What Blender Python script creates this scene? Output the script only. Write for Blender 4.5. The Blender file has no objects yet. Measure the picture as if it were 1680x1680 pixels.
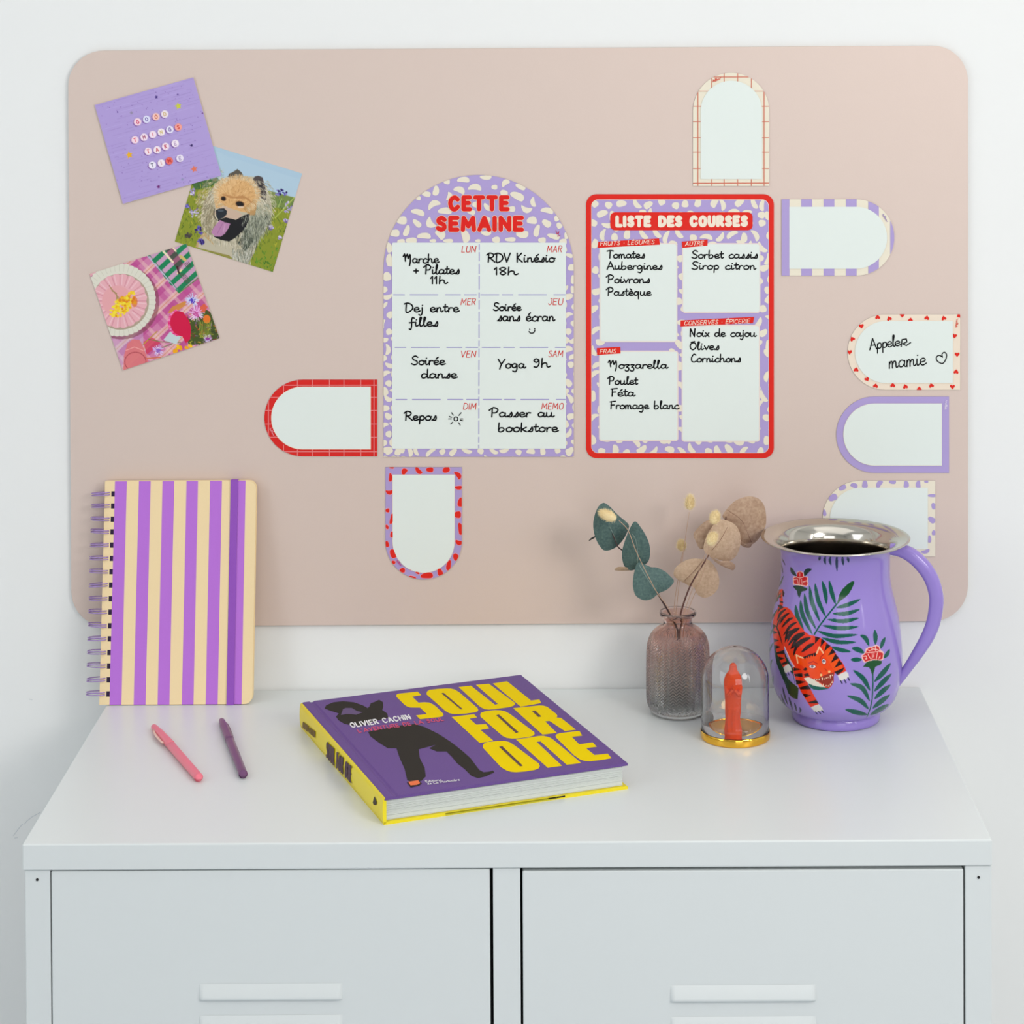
import bpy, math, random
import numpy as np
from mathutils import Vector, Matrix

random.seed(7)
RNG = np.random.default_rng(11)
PI = math.pi
H = 0.80                       # height of the cabinet top above the floor
sc = bpy.context.scene
COL = sc.collection

def lin(c, a=1.0):
    o = []
    for v in c[:3]:
        v = v / 255.0
        o.append(v / 12.92 if v <= 0.04045 else ((v + 0.055) / 1.055) ** 2.4)
    return (o[0], o[1], o[2], a)

# ---------------------------------------------------------------- camera
F, PX, PY, PITCH, ROLL = 3866.286, 931.116, -39.070, 0.0147893, -0.0049347
CAM = np.array([0.053279, -2.332408, 0.742427 + H])
_f = np.array([0, math.cos(PITCH), -math.sin(PITCH)])
_u = np.array([0, math.sin(PITCH), math.cos(PITCH)])
_r = np.array([1.0, 0, 0])
CR = math.cos(ROLL) * _r + math.sin(ROLL) * _u
CU = -math.sin(ROLL) * _r + math.cos(ROLL) * _u
cam_data = bpy.data.cameras.new('camera')
cam_data.sensor_width = 36.0
cam_data.lens = F / 1680 * 36.0
cam_data.shift_x = (840 - PX) / 1680
cam_data.shift_y = (PY - 840) / 1680
cam_data.clip_start = 0.05
cam = bpy.data.objects.new('camera', cam_data)
COL.objects.link(cam)
m = Matrix.Identity(4)
for i in range(3):
    m[i][0], m[i][1], m[i][2], m[i][3] = CR[i], CU[i], -_f[i], CAM[i]
cam.matrix_world = m
sc.camera = cam

# ---------------------------------------------------------------- view, world, lights
vs = sc.view_settings
vs.view_transform = 'Standard'
vs.look = 'None'
vs.gamma = 1.0
vs.exposure = -0.22
vs.use_curve_mapping = False
try:
    sc.cycles.use_denoising = True
    sc.cycles.max_bounces = 14
    sc.cycles.diffuse_bounces = 5
    sc.cycles.glossy_bounces = 6
    sc.cycles.transmission_bounces = 14
    sc.cycles.transparent_max_bounces = 12
    sc.cycles.sample_clamp_indirect = 6.0
except Exception:
    pass
world = bpy.data.worlds.new('world')
sc.world = world
world.use_nodes = True
world.node_tree.nodes['Background'].inputs[0].default_value = (0.80, 0.88, 1.0, 1)
world.node_tree.nodes['Background'].inputs[1].default_value = 0.6

def area_light(name, loc, target, sx, sy, power, color, shape='RECTANGLE'):
    d = bpy.data.lights.new(name, 'AREA')
    d.shape = shape
    d.size = sx
    if shape in ('RECTANGLE', 'ELLIPSE'):
        d.size_y = sy
    d.energy = power
    d.color = color
    o = bpy.data.objects.new(name, d)
    COL.objects.link(o)
    o.location = loc
    o.rotation_euler = (Vector(target) - Vector(loc)).to_track_quat('-Z', 'Y').to_euler()
    return o
area_light('octagonal_softbox_light', (1.25, -1.75, H + 1.05), (0.0, -0.1, H + 0.2), 0.72, 0.72, 15.5, (1.0, 0.98, 0.955), 'DISK')
area_light('left_window_daylight', (-1.68, -1.35, 1.55), (0.2, -0.1, H), 1.0, 1.6, 12.0, (0.86, 0.93, 1.0))
area_light('rear_window_daylight', (0.75, -3.85, 1.65), (0.0, 0.0, H + 0.3), 1.5, 1.3, 17.0, (1.0, 0.99, 0.985))
area_light('side_window_daylight', (2.27, -1.95, 1.62), (0.3, -0.1, 1.2), 0.13, 1.5, 5.5, (1.0, 1.0, 1.0))
area_light('ceiling_bounce_daylight', (0.2, -1.3, 2.50), (0.1, -0.9, 0.0), 2.2, 1.6, 9.0, (1.0, 0.995, 0.98))

# ---------------------------------------------------------------- picture <-> place
def ray(x, y):
    return _f + CR * ((x - PX) / F) - CU * ((y - PY) / F)
def at_y(x, y, Y):             # point seen at (x, y) on the vertical plane y = Y
    d = ray(x, y)
    return CAM + d * ((Y - CAM[1]) / d[1])
def at_z(x, y, Z):             # point seen at (x, y) on the level plane z = Z
    d = ray(x, y)
    return CAM + d * ((Z - CAM[2]) / d[2])

# ---------------------------------------------------------------- materials
MATS = {}
def mat(name, color, rough=0.5, metal=0.0, coat=0.0, spec=0.5, noise=0.0, nscale=60.0, bump=0.0, bscale=200.0,
        trans=0.0, ior=1.45, aniso=0.0):
    if name in MATS:
        return MATS[name]
    M = bpy.data.materials.new(name)
    M.use_nodes = True
    nt = M.node_tree
    b = nt.nodes['Principled BSDF']
    c = lin(color)
    b.inputs['Base Color'].default_value = c
    b.inputs['Roughness'].default_value = rough
    b.inputs['Metallic'].default_value = metal
    b.inputs['Specular IOR Level'].default_value = spec
    b.inputs['Coat Weight'].default_value = coat
    b.inputs['Coat Roughness'].default_value = 0.06
    b.inputs['Transmission Weight'].default_value = trans
    b.inputs['IOR'].default_value = ior
    tc = nt.nodes.new('ShaderNodeTexCoord')
    if noise > 0:
        n = nt.nodes.new('ShaderNodeTexNoise')
        n.inputs['Scale'].default_value = nscale
        n.inputs['Detail'].default_value = 4
        nt.links.new(tc.outputs['Object'], n.inputs['Vector'])
        mx = nt.nodes.new('ShaderNodeMix')
        mx.data_type = 'RGBA'
        mx.inputs[6].default_value = tuple(v * (1 - noise) for v in c[:3]) + (1,)
        mx.inputs[7].default_value = tuple(min(1, v * (1 + noise)) for v in c[:3]) + (1,)
        nt.links.new(n.outputs['Fac'], mx.inputs[0])
        nt.links.new(mx.outputs[2], b.inputs['Base Color'])
    if bump > 0:
        n2 = nt.nodes.new('ShaderNodeTexNoise')
        n2.inputs['Scale'].default_value = bscale
        n2.inputs['Detail'].default_value = 3
        nt.links.new(tc.outputs['Object'], n2.inputs['Vector'])
        bp = nt.nodes.new('ShaderNodeBump')
        bp.inputs['Strength'].default_value = bump
        bp.inputs['Distance'].default_value = 0.001
        nt.links.new(n2.outputs['Fac'], bp.inputs['Height'])
        nt.links.new(bp.outputs['Normal'], b.inputs['Normal'])
    MATS[name] = M
    return M
def ink(color, rough=0.45, spec=0.18):    # flat printed colour
    return mat('ink_%d_%d_%d_%d_%d' % (int(color[0]), int(color[1]), int(color[2]), int(rough * 100), int(spec * 100)), color, rough=rough, spec=spec)
def vcol_mat(name, rough=0.4, coat=0.0, spec=0.5, bump=0.0):
    M = bpy.data.materials.new(name)
    M.use_nodes = True
    nt = M.node_tree
    b = nt.nodes['Principled BSDF']
    a = nt.nodes.new('ShaderNodeVertexColor')
    a.layer_name = 'paint'
    nt.links.new(a.outputs['Color'], b.inputs['Base Color'])
    b.inputs['Roughness'].default_value = rough
    b.inputs['Specular IOR Level'].default_value = spec
    b.inputs['Coat Weight'].default_value = coat
    b.inputs['Coat Roughness'].default_value = 0.05
    return M

# ---------------------------------------------------------------- objects
def tag(o, label=None, cat=None, group=None, kind=None):
    if label: o['label'] = label
    if cat: o['category'] = cat
    if group: o['group'] = group
    if kind: o['kind'] = kind
    return o
def empty(name, loc, label, cat, group=None):
    o = bpy.data.objects.new(name, None)
    o.empty_display_size = 0.02
    COL.objects.link(o)
    o.location = tuple(float(v) for v in loc)
    return tag(o, label, cat, group)

class MB:
    """collects faces in world coordinates; build() links them as one mesh object"""
    def __init__(s):
        s.v, s.f, s.mi, s.mats, s.sm = [], [], [], [], []
    def midx(s, m):
        if m not in s.mats: s.mats.append(m)
        return s.mats.index(m)
    def add(s, verts, faces, m, smooth=False):
        o = len(s.v)
        k = s.midx(m)
        s.v.extend([tuple(float(c) for c in p) for p in verts])
        for f in faces:
            s.f.append(tuple(o + i for i in f)); s.mi.append(k); s.sm.append(smooth)
    def box(s, a, b, m, bev=0.0):
        (x0, y0, z0), (x1, y1, z1) = a, b
        if bev <= 0:
            v = [(x0,y0,z0),(x1,y0,z0),(x1,y1,z0),(x0,y1,z0),(x0,y0,z1),(x1,y0,z1),(x1,y1,z1),(x0,y1,z1)]
            s.add(v, [(0,3,2,1),(4,5,6,7),(0,1,5,4),(1,2,6,5),(2,3,7,6),(3,0,4,7)], m)
            return
        # rounded box: a superellipsoid-free version, 3 step bevel
        n = 3
        vs_, idx = [], {}
        def corner(cx, cy, cz, sx, sy, sz):
            base = len(vs_)
            for i in range(n + 1):
                for j in range(n + 1):
                    t1 = PI / 2 * i / n; t2 = PI / 2 * j / n
                    dx = math.cos(t1) * math.cos(t2); dy = math.cos(t1) * math.sin(t2); dz = math.sin(t1)
                    vs_.append((cx + sx * bev * dx, cy + sy * bev * dy, cz + sz * bev * dz))
            return base
        import itertools
        import bmesh
        for sx, sy, sz in itertools.product((-1, 1), repeat=3):
            corner((x0 + bev) if sx < 0 else (x1 - bev), (y0 + bev) if sy < 0 else (y1 - bev),
                   (z0 + bev) if sz < 0 else (z1 - bev), sx, sy, sz)
        bm = bmesh.new()
        for p in vs_: bm.verts.new(p)
        bmesh.ops.remove_doubles(bm, verts=bm.verts, dist=1e-7)
        r = bmesh.ops.convex_hull(bm, input=bm.verts)
        bmesh.ops.recalc_face_normals(bm, faces=bm.faces)
        bm.verts.index_update()
        s.add([v.co[:] for v in bm.verts], [[v.index for v in f.verts] for f in bm.faces], m, False)
        bm.free()
    def tube(s, pts, rad, m, seg=10, caps=True, ref=None, rb=None):
        pts = [Vector([float(c) for c in p]) for p in pts]
        n = len(pts)
        if not hasattr(rad, '__len__'): rad = [rad] * n
        if rb is None: rb = rad
        if not hasattr(rb, '__len__'): rb = [rb] * n
        t0 = (pts[1] - pts[0]).normalized()
        up = Vector(ref) if ref is not None else (Vector((0, 0, 1)) if abs(t0.z) < 0.9 else Vector((0, 1, 0)))
        nrm = (up - t0 * up.dot(t0)).normalized()
        V, Fc = [], []
        for i, p in enumerate(pts):
            if i == 0: t = t0
            elif i == n - 1: t = (pts[i] - pts[i - 1]).normalized()
            else: t = (pts[i + 1] - pts[i - 1]).normalized()
            nrm = (nrm - t * nrm.dot(t)).normalized()
            bi = t.cross(nrm)
            for k in range(seg):
                a = 2 * PI * k / seg
                V.append(p + nrm * (rad[i] * math.cos(a)) + bi * (rb[i] * math.sin(a)))
        for i in range(n - 1):
            for k in range(seg):
                k2 = (k + 1) % seg
                Fc.append((i * seg + k, i * seg + k2, (i + 1) * seg + k2, (i + 1) * seg + k))
        if caps:
            Fc.append(tuple(range(seg - 1, -1, -1)))
            Fc.append(tuple((n - 1) * seg + k for k in range(seg)))
        s.add(V, Fc, m, True)
    def lathe(s, prof, cx, cy, m, seg=64, mats=None, smooth=True):
        n = len(prof)
        V, Fc = [], []
        for (r, z) in prof:
            for k in range(seg):
                a = 2 * PI * k / seg
                V.append((cx + r * math.cos(a), cy + r * math.sin(a), z))
        o = len(s.v)
        s.v.extend(V)
        for i in range(n - 1):
            mm = mats[i] if mats else m
            k0 = s.midx(mm)
            for k in range(seg):
                k2 = (k + 1) % seg
                s.f.append((o + i * seg + k, o + i * seg + k2, o + (i + 1) * seg + k2, o + (i + 1) * seg + k))
                s.mi.append(k0); s.sm.append(smooth)
    def build(s, name, parent=None, autosmooth=None):
        me = bpy.data.meshes.new(name)
        me.from_pydata(s.v, [], s.f)
        for m_ in s.mats: me.materials.append(m_)
        me.polygons.foreach_set('material_index', s.mi)
        me.polygons.foreach_set('use_smooth', s.sm)
        me.update()
        if autosmooth:
            try:
                me.set_sharp_from_angle(angle=math.radians(autosmooth))
            except Exception:
                pass
        o = bpy.data.objects.new(name, me)
        COL.objects.link(o)
        if parent is not None:
            o.parent = parent
            o.matrix_parent_inverse = Matrix.Translation(-Vector(parent.location))
        return o

def smooth_curve(P, n=8, closed=False):
    P = [np.array(p, float) for p in P]
    N = len(P)
    if N < 3: return P
    out = []
    rng = N if closed else N - 1
    for i in range(rng):
        if closed:
            p0, p1, p2, p3 = P[(i - 1) % N], P[i], P[(i + 1) % N], P[(i + 2) % N]
        else:
            p1, p2 = P[i], P[i + 1]
            p0 = P[i - 1] if i > 0 else 2 * p1 - p2
            p3 = P[i + 2] if i + 2 < N else 2 * p2 - p1
        for k in range(n):
            t = k / n
            out.append(0.5 * ((2 * p1) + (-p0 + p2) * t + (2 * p0 - 5 * p1 + 4 * p2 - p3) * t * t + (-p0 + 3 * p1 - 3 * p2 + p3) * t ** 3))
    if not closed: out.append(P[-1])
    return out

# ---------------------------------------------------------------- single stroke lettering
CAPS = {
 'A':(.7,"0,0 .35,1 .7,0;.14,.35 .56,.35"),
 'B':(.6,"0,0 0,1;~0,1 .4,1 .52,.78 .38,.54 0,.52;~0,.52 .45,.5 .58,.26 .42,.02 0,0"),
 'C':(.64,"~.6,.82 .36,1 .08,.78 .02,.4 .18,.04 .42,0 .62,.2"),
 'D':(.62,"0,0 0,1;~0,1 .35,.97 .6,.7 .6,.3 .35,.03 0,0"),
 'E':(.5,"0,0 0,1;0,1 .5,1;0,.52 .42,.52;0,0 .5,0"),
 'F':(.5,"0,0 0,1;0,1 .5,1;0,.52 .42,.52"),
 'G':(.66,"~.6,.82 .36,1 .08,.78 .02,.4 .18,.04 .42,0 .62,.15 .64,.42;.64,.44 .4,.44"),
 'H':(.6,"0,0 0,1;.6,0 .6,1;0,.52 .6,.52"),
 'I':(.04,"0,0 0,1"),
 'J':(.42,"~.42,1 .42,.3 .3,.02 .1,.03 0,.2;.2,1 .42,1"),
 'K':(.55,"0,0 0,1;.52,1 0,.45;.15,.55 .55,0"),
 'L':(.46,"0,1 0,0;0,0 .46,0"),
 'M':(.8,"0,0 .06,1 .4,.3 .74,1 .8,0"),
 'N':(.62,"0,0 0,1 .62,0 .62,1"),
 'O':(.66,"~.33,1 .08,.8 .0,.45 .12,.08 .33,0 .56,.1 .66,.5 .58,.85 .33,1"),
 'P':(.56,"0,0 0,1;~0,1 .4,1 .56,.74 .4,.48 0,.46"),
 'R':(.58,"0,0 0,1;~0,1 .4,1 .54,.76 .38,.52 0,.5;.25,.5 .58,0"),
 'S':(.5,"~.48,.84 .28,1 .06,.86 .08,.62 .42,.42 .46,.14 .24,0 .0,.14"),
 'T':(.6,".3,0 .3,1;0,1 .6,1"),
 'U':(.58,"~0,1 0,.35 .1,.05 .29,0 .48,.05 .58,.35 .58,1"),
 'V':(.66,"0,1 .33,0 .66,1"),
 'É':(.5,"0,0 0,1;0,1 .5,1;0,.52 .42,.52;0,0 .5,0;.18,1.18 .34,1.34"),
 '-':(.1,".03,.45 .07,.45"), "'":(.1,".06,1 .02,.8"), ' ':(.34,""), '.':(.1,".03,0 .05,0"),
}
HAND = {
 'a':(.52,"~.42,.42 .2,.5 .03,.3 .1,.05 .28,.05 .42,.25 .44,.45 .42,.12 .5,.02 .6,.12"),
 'b':(.5,"~.08,1 .05,.5 .06,.05 .25,0 .42,.2 .35,.42 .15,.42 .06,.25"),
 'c':(.42,"~.4,.42 .25,.5 .05,.3 .08,.05 .3,0 .46,.12"),
 'd':(.54,"~.42,.4 .2,.5 .03,.3 .08,.05 .25,.03 .42,.25;~.46,1 .44,.3 .46,.05 .58,.06"),
 'e':(.42,"~.05,.22 .33,.28 .36,.42 .22,.5 .05,.38 .05,.12 .22,0 .46,.12"),
 'f':(.4,"~.4,.9 .28,1 .2,.7 .2,.1 .14,-.35 .02,-.3;.02,.4 .4,.45"),
 'g':(.5,"~.42,.42 .2,.5 .03,.3 .1,.08 .3,.1 .42,.4 .42,-.1 .3,-.4 .08,-.33"),
 'h':(.54,"~.08,1 .06,.5 .05,0;~.06,.25 .2,.48 .36,.42 .38,.1 .48,.02 .6,.14"),
 'i':(.24,"~.06,.48 .06,.12 .14,.02 .28,.14;.1,.72 .12,.75"),
 'j':(.25,"~.15,.48 .15,-.1 .05,-.38 -.1,-.3;.16,.72 .18,.75"),
 'k':(.45,"~.08,1 .06,.5 .05,0;.4,.5 .1,.25 .42,0"),
 'l':(.26,"~.04,.2 .18,.8 .2,1 .1,.98 .07,.5 .1,.08 .18,0 .3,.12"),
 'm':(.66,".05,.45 .05,0;~.05,.25 .15,.47 .25,.42 .27,0;~.27,.25 .38,.47 .5,.42 .52,.08 .6,.02 .68,.12"),
 'n':(.48,".05,.45 .05,0;~.05,.25 .18,.47 .32,.42 .34,.08 .42,.02 .5,.12"),
 'o':(.46,"~.25,.5 .05,.35 .06,.08 .25,0 .42,.15 .4,.4 .25,.5 .35,.42 .5,.42"),
 'p':(.44,"~.08,.45 .06,0 .04,-.4;~.07,.3 .2,.5 .38,.42 .38,.12 .2,.02 .07,.12"),
 'q':(.5,"~.42,.42 .2,.5 .03,.3 .1,.05 .3,.08 .42,.4;~.43,.48 .42,0 .42,-.42"),
 'r':(.34,".05,.45 .05,0;~.06,.25 .16,.46 .34,.45"),
 's':(.38,"~.02,.02 .18,.2 .3,.52 .35,.25 .28,.02 .08,.04"),
 't':(.3,"~.15,.85 .12,.2 .2,.02 .32,.12;.0,.55 .32,.58"),
 'u':(.54,"~.06,.48 .06,.12 .18,.02 .35,.15 .4,.48;~.4,.48 .4,.1 .5,.02 .6,.12"),
 'v':(.4,".04,.48 .2,.02 .4,.5"),
 'x':(.4,".04,.48 .36,0;.36,.48 .04,0"),
 'y':(.4,".04,.48 .2,.05;~.4,.5 .2,.05 .02,-.35"),
 'z':(.36,"~.05,.45 .33,.45 .12,.15 .28,.08 .28,-.25 .1,-.35 .0,-.2"),
 'é':(.42,"~.05,.22 .33,.28 .36,.42 .22,.5 .05,.38 .05,.12 .22,0 .46,.12;.2,.68 .36,.86"),
 'è':(.42,"~.05,.22 .33,.28 .36,.42 .22,.5 .05,.38 .05,.12 .22,0 .46,.12;.12,.86 .26,.68"),
 'M':(.72,"~-.08,.75 .05,1 .12,.2;~.1,.5 .3,1 .38,.5 .55,.95 .58,.2 .5,-.3"),
 'P':(.55,"~.12,.95 .1,.4 .08,0;~-.1,.75 .2,1.05 .5,.85 .4,.5 .12,.45"),
 'R':(.6,"~.12,.95 .1,.4 .08,0;~-.05,.8 .2,1.02 .5,.85 .4,.55 .12,.48;.2,.48 .6,0"),
 'S':(.5,"~.48,.86 .28,1 .08,.84 .12,.6 .4,.4 .42,.12 .2,0 -.02,.12"),
 'D':(.62,"~.1,.95 .08,0 .35,.05 .58,.4 .5,.8 .2,1 -.05,.9"),
 'V':(.5,".0,1 .22,0 .5,1"),
 'K':(.5,".05,1 .05,0;.4,1 .05,.5 .45,0"),
 'Y':(.55,".0,1 .22,.5;~.55,1 .25,.4 .12,-.1"),
 'T':(.55,"~.3,.95 .28,.4 .26,0;~0,.9 .3,.98 .6,.92"),
 'A':(.6,"0,0 .3,1 .6,0;.1,.38 .5,.38"),
 'F':(.5,"~.12,.95 .1,.4 .08,0;~.0,.9 .3,.96 .52,.98;.08,.5 .4,.52"),
 'C':(.5,"~.45,.9 .25,1 .05,.6 .05,.15 .25,0 .48,.1"),
 'N':(.62,".05,0 .08,1 .45,0 .5,1"),
 'O':(.55,"~.3,.9 .06,.7 .04,.25 .25,0 .5,.3 .48,.75 .3,.9 .1,.95 .4,1.05"),
 '1':(.22,".0,.7 .12,.95 .12,0"), '8':(.4,"~.2,.5 .02,.75 .2,.95 .36,.78 .06,.25 .2,0 .36,.22 .2,.5"),
 '9':(.42,"~.36,.8 .18,.95 .04,.75 .18,.55 .34,.7 .34,.3 .2,0 .05,.05"), '+':(.42,".0,.35 .4,.35;.2,.55 .2,.12"), ' ':(.4,""),
 'I':(.14,".05,.9 .05,0"),
}
def glyph_strokes(ch, font):
    g = font.get(ch)
    if g is None: return 0.3, []
    w, d = g
    out = []
    for st in d.split(';'):
        if not st: continue
        sm_ = st.startswith('~')
        pts = [tuple(float(t) for t in p.split(',')) for p in st.lstrip('~').split()]
        if sm_: pts = [tuple(p) for p in smooth_curve(pts, 4)]
        out.append(pts)
    return w, out
def text_strokes(txt, font, gap):
    x = 0
    out = []
    for ch in txt:
        w, sts = glyph_strokes(ch, font)
        for st in sts: out.append([(x + a, b) for a, b in st])
        x += w + gap
    x -= gap
    return x, out
def text_lines(txt, O, D, U, font=CAPS, gap=.22):
    """strokes in the plane's own 2-D frame: O origin, D whole baseline vector, U cap height vector"""
    W, sts = text_strokes(txt, font, gap)
    O, D, U = np.array(O, float), np.array(D, float), np.array(U, float)
    return [[O + D * (a / W) + U * b for a, b in st] for st in sts]
def ribbon(P, w, nj=8):
    """polygons (lists of 2-D points) that cover a polyline of width w with round ends"""
    polys = []
    P = [np.array(p, float) for p in P]
    for a, b in zip(P[:-1], P[1:]):
        d = b - a
        L = np.hypot(*d)
        if L < 1e-6: continue
        n = np.array([-d[1], d[0]]) / L * w / 2
        polys.append([a + n, b + n, b - n, a - n])
    for p in P:
        polys.append([p + w / 2 * np.array([math.cos(2 * PI * k / nj), math.sin(2 * PI * k / nj)]) for k in range(nj)])
    return polys
def clip_convex(sub, clip):
    out = [np.array(p, float) for p in sub]
    area = sum(clip[i][0] * clip[(i + 1) % len(clip)][1] - clip[(i + 1) % len(clip)][0] * clip[i][1] for i in range(len(clip)))
    cl = clip if area > 0 else clip[::-1]
    for i in range(len(cl)):
        a, b = np.array(cl[i], float), np.array(cl[(i + 1) % len(cl)], float)
        e = b - a
        inp, out = out, []
        if not inp: return []
        def side(p): return e[0] * (p[1] - a[1]) - e[1] * (p[0] - a[0])
        for j in range(len(inp)):
            p, q = inp[j - 1], inp[j]
            sp, sq = side(p), side(q)
            if sq >= 0:
                if sp < 0: out.append(p + (q - p) * (sp / (sp - sq)))
                out.append(q)
            elif sp >= 0:
                out.append(p + (q - p) * (sp / (sp - sq)))
    return out if len(out) >= 3 else []
def rrect(x0, y0, x1, y1, r=0, n=8):
    if r <= 0: return [(x0, y0), (x1, y0), (x1, y1), (x0, y1)]
    P = []
    for cx, cy, a0 in ((x1 - r, y0 + r, -90), (x1 - r, y1 - r, 0), (x0 + r, y1 - r, 90), (x0 + r, y0 + r, 180)):
        for k in range(n + 1):
            a = math.radians(a0 + 90 * k / n)
            P.append((cx + r * math.cos(a), cy + r * math.sin(a)))
    return P
def arch(x0, y0, x1, y1, side, n=28):
    """a rectangle whose named side is a half round"""
    P = []
    if side in ('left', 'right'):
        r = (y1 - y0) / 2; cy = (y0 + y1) / 2
        if side == 'right':
            P = [(x0, y1), (x0, y0)] + [(x1 - r + r * math.cos(t), cy + r * math.sin(t)) for t in np.linspace(-PI / 2, PI / 2, n)]
        else:
            P = [(x1, y0), (x1, y1)] + [(x0 + r - r * math.cos(t), cy + r * math.sin(t)) for t in np.linspace(PI / 2, -PI / 2, n)]
    else:
        r = (x1 - x0) / 2; cx = (x0 + x1) / 2
        if side == 'top':
            P = [(x1, y1), (x0, y1)] + [(cx - r * math.cos(t), y0 + r - r * math.sin(t)) for t in np.linspace(0, PI, n)]
        else:
            P = [(x0, y0), (x1, y0)] + [(cx + r * math.cos(t), y1 - r + r * math.sin(t)) for t in np.linspace(0, PI, n)]
    return P
def bean(cx, cy, L, w, ang, bend=0.0, n=9):
    """a kidney shaped spot"""
    ca, sa = math.cos(math.radians(ang)), math.sin(math.radians(ang))
    P = []
    for i in range(18):
        t = 2 * PI * i / 18
        u = math.copysign(abs(math.cos(t)) ** .78, math.cos(t)); v = math.copysign(abs(math.sin(t)) ** .78, math.sin(t))
        x = L / 2 * u; y = w / 2 * v * (1 + .22 * u)
        if bend: y = y * .86 + bend * .55 * w * (u * u - .35); x *= 1 - .10 * abs(bend) * (1 - v if bend > 0 else 1 + v) * .5
        P.append((cx + x * ca - y * sa, cy + x * sa + y * ca))
    return P

class Flat:
    """flat pieces on a vertical plane y = Y, outlines given where they are seen, lifted by whole layers"""
    def __init__(s, Y, step=0.00012):
        s.Y, s.step, s.mb, s.k = Y, step, MB(), 0
    def poly(s, P, m, layer=1):
        s.k += 1
        Y = s.Y - s.step * layer - 1.5e-6 * (s.k % 61)
        V = [at_y(p[0], p[1], Y) for p in P]
        a = sum(V[i][0] * V[(i + 1) % len(V)][2] - V[(i + 1) % len(V)][0] * V[i][2] for i in range(len(V)))
        if abs(a) < 1e-10: return
        if a < 0: V = V[::-1]
        s.mb.add(V, [tuple(range(len(V)))], m)
    def lines(s, L, w, m, layer=1, clip=None, nj=8):
        for st in L:
            for P in ribbon(st, w, nj):
                if clip is not None: P = clip_convex(P, clip)
                if len(P) >= 3: s.poly(P, m, layer)
    def slab(s, P, m, t, side_m=None):
        """a plate of thickness t whose back lies on y = Y"""
        F0 = [at_y(p[0], p[1], s.Y - t) for p in P]
        a = sum(F0[i][0] * F0[(i + 1) % len(F0)][2] - F0[(i + 1) % len(F0)][0] * F0[i][2] for i in range(len(F0)))
        if a < 0: F0 = F0[::-1]
        B0 = [np.array([p[0], s.Y, p[2]]) for p in F0]
        n = len(P)
        s.mb.add(F0, [tuple(range(n))], m)
        s.mb.add(F0 + B0, [(i, n + i, n + (i + 1) % n, (i + 1) % n) for i in range(n)], side_m or m)
        s.mb.add(B0, [tuple(range(n - 1, -1, -1))], m)
    def build(s, name, parent): return s.mb.build(name, parent)

# ---------------------------------------------------------------- painting helper for printed photographs and enamel
class Canvas:
    def __init__(s, x0, y0, x1, y1, res, color):
        s.x0, s.y0, s.res = x0, y0, res
        s.W, s.Hh = int((x1 - x0) / res) + 1, int((y1 - y0) / res) + 1
        s.a = np.zeros((s.Hh, s.W, 3)); s.a[:] = color
    def _win(s, P, pad=0.0):
        P = np.asarray(P, float)
        i0 = max(0, int((P[:, 0].min() - pad - s.x0) / s.res)); i1 = min(s.W, int((P[:, 0].max() + pad - s.x0) / s.res) + 2)
        j0 = max(0, int((P[:, 1].min() - pad - s.y0) / s.res)); j1 = min(s.Hh, int((P[:, 1].max() + pad - s.y0) / s.res) + 2)
        if i1 <= i0 or j1 <= j0: return None
        X = s.x0 + (np.arange(i0, i1) + .5) * s.res; Y = s.y0 + (np.arange(j0, j1) + .5) * s.res
        return i0, i1, j0, j1, X[None, :], Y[:, None]
    def _put(s, w, M, color, al):
        i0, i1, j0, j1 = w[:4]
        sub = s.a[j0:j1, i0:i1]
        M = (M * al)[..., None]
        sub[:] = sub * (1 - M) + np.array(color, float) * M
    def poly(s, P, color, al=1.0):
        w = s._win(P)
        if w is None: return
        X, Y = w[4], w[5]
        M = np.zeros((w[3] - w[2], w[1] - w[0]), bool)
        n = len(P)
        for i in range(n):
            xa, ya = P[i]; xb, yb = P[(i + 1) % n]
            if ya == yb: continue
            c = ((ya > Y) != (yb > Y)) & (X < (xb - xa) * (Y - ya) / (yb - ya) + xa)
            M ^= c
        s._put(w, M.astype(float), color, al)
    def ell(s, cx, cy, rx, ry, color, ang=0, al=1.0, soft=0.0):
        R = max(rx, ry)
        w = s._win([(cx - R, cy - R), (cx + R, cy + R)], 1)
        if w is None: return
        ca, sa = math.cos(math.radians(ang)), math.sin(math.radians(ang))
        dx, dy = w[4] - cx, w[5] - cy
        q = np.sqrt(((dx * ca + dy * sa) / rx) ** 2 + ((-dx * sa + dy * ca) / ry) ** 2)
        M = np.clip((1 - q) / max(soft, 1e-3), 0, 1) if soft > 0 else (q < 1).astype(float)
        s._put(w, M, color, al)
    def line(s, P, wd, color, al=1.0):
        for a, b in zip(P[:-1], P[1:]):
            a, b = np.array(a, float), np.array(b, float)
            w = s._win([a, b], wd)
            if w is None: continue
            d = b - a; L2 = max(1e-9, d @ d)
            t = np.clip(((w[4] - a[0]) * d[0] + (w[5] - a[1]) * d[1]) / L2, 0, 1)
            D = np.hypot(w[4] - a[0] - t * d[0], w[5] - a[1] - t * d[1])
            s._put(w, np.clip((wd / 2 - D) / s.res + .5, 0, 1), color, al)
    def sample(s, X, Y):
        u = np.clip((X - s.x0) / s.res - .5, 0, s.W - 1.001); v = np.clip((Y - s.y0) / s.res - .5, 0, s.Hh - 1.001)
        i, j = u.astype(int), v.astype(int); fu, fv = (u - i)[..., None], (v - j)[..., None]
        A = s.a
        return (A[j, i] * (1 - fu) * (1 - fv) + A[j, i + 1] * fu * (1 - fv) + A[j + 1, i] * (1 - fu) * fv + A[j + 1, i + 1] * fu * fv)
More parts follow.
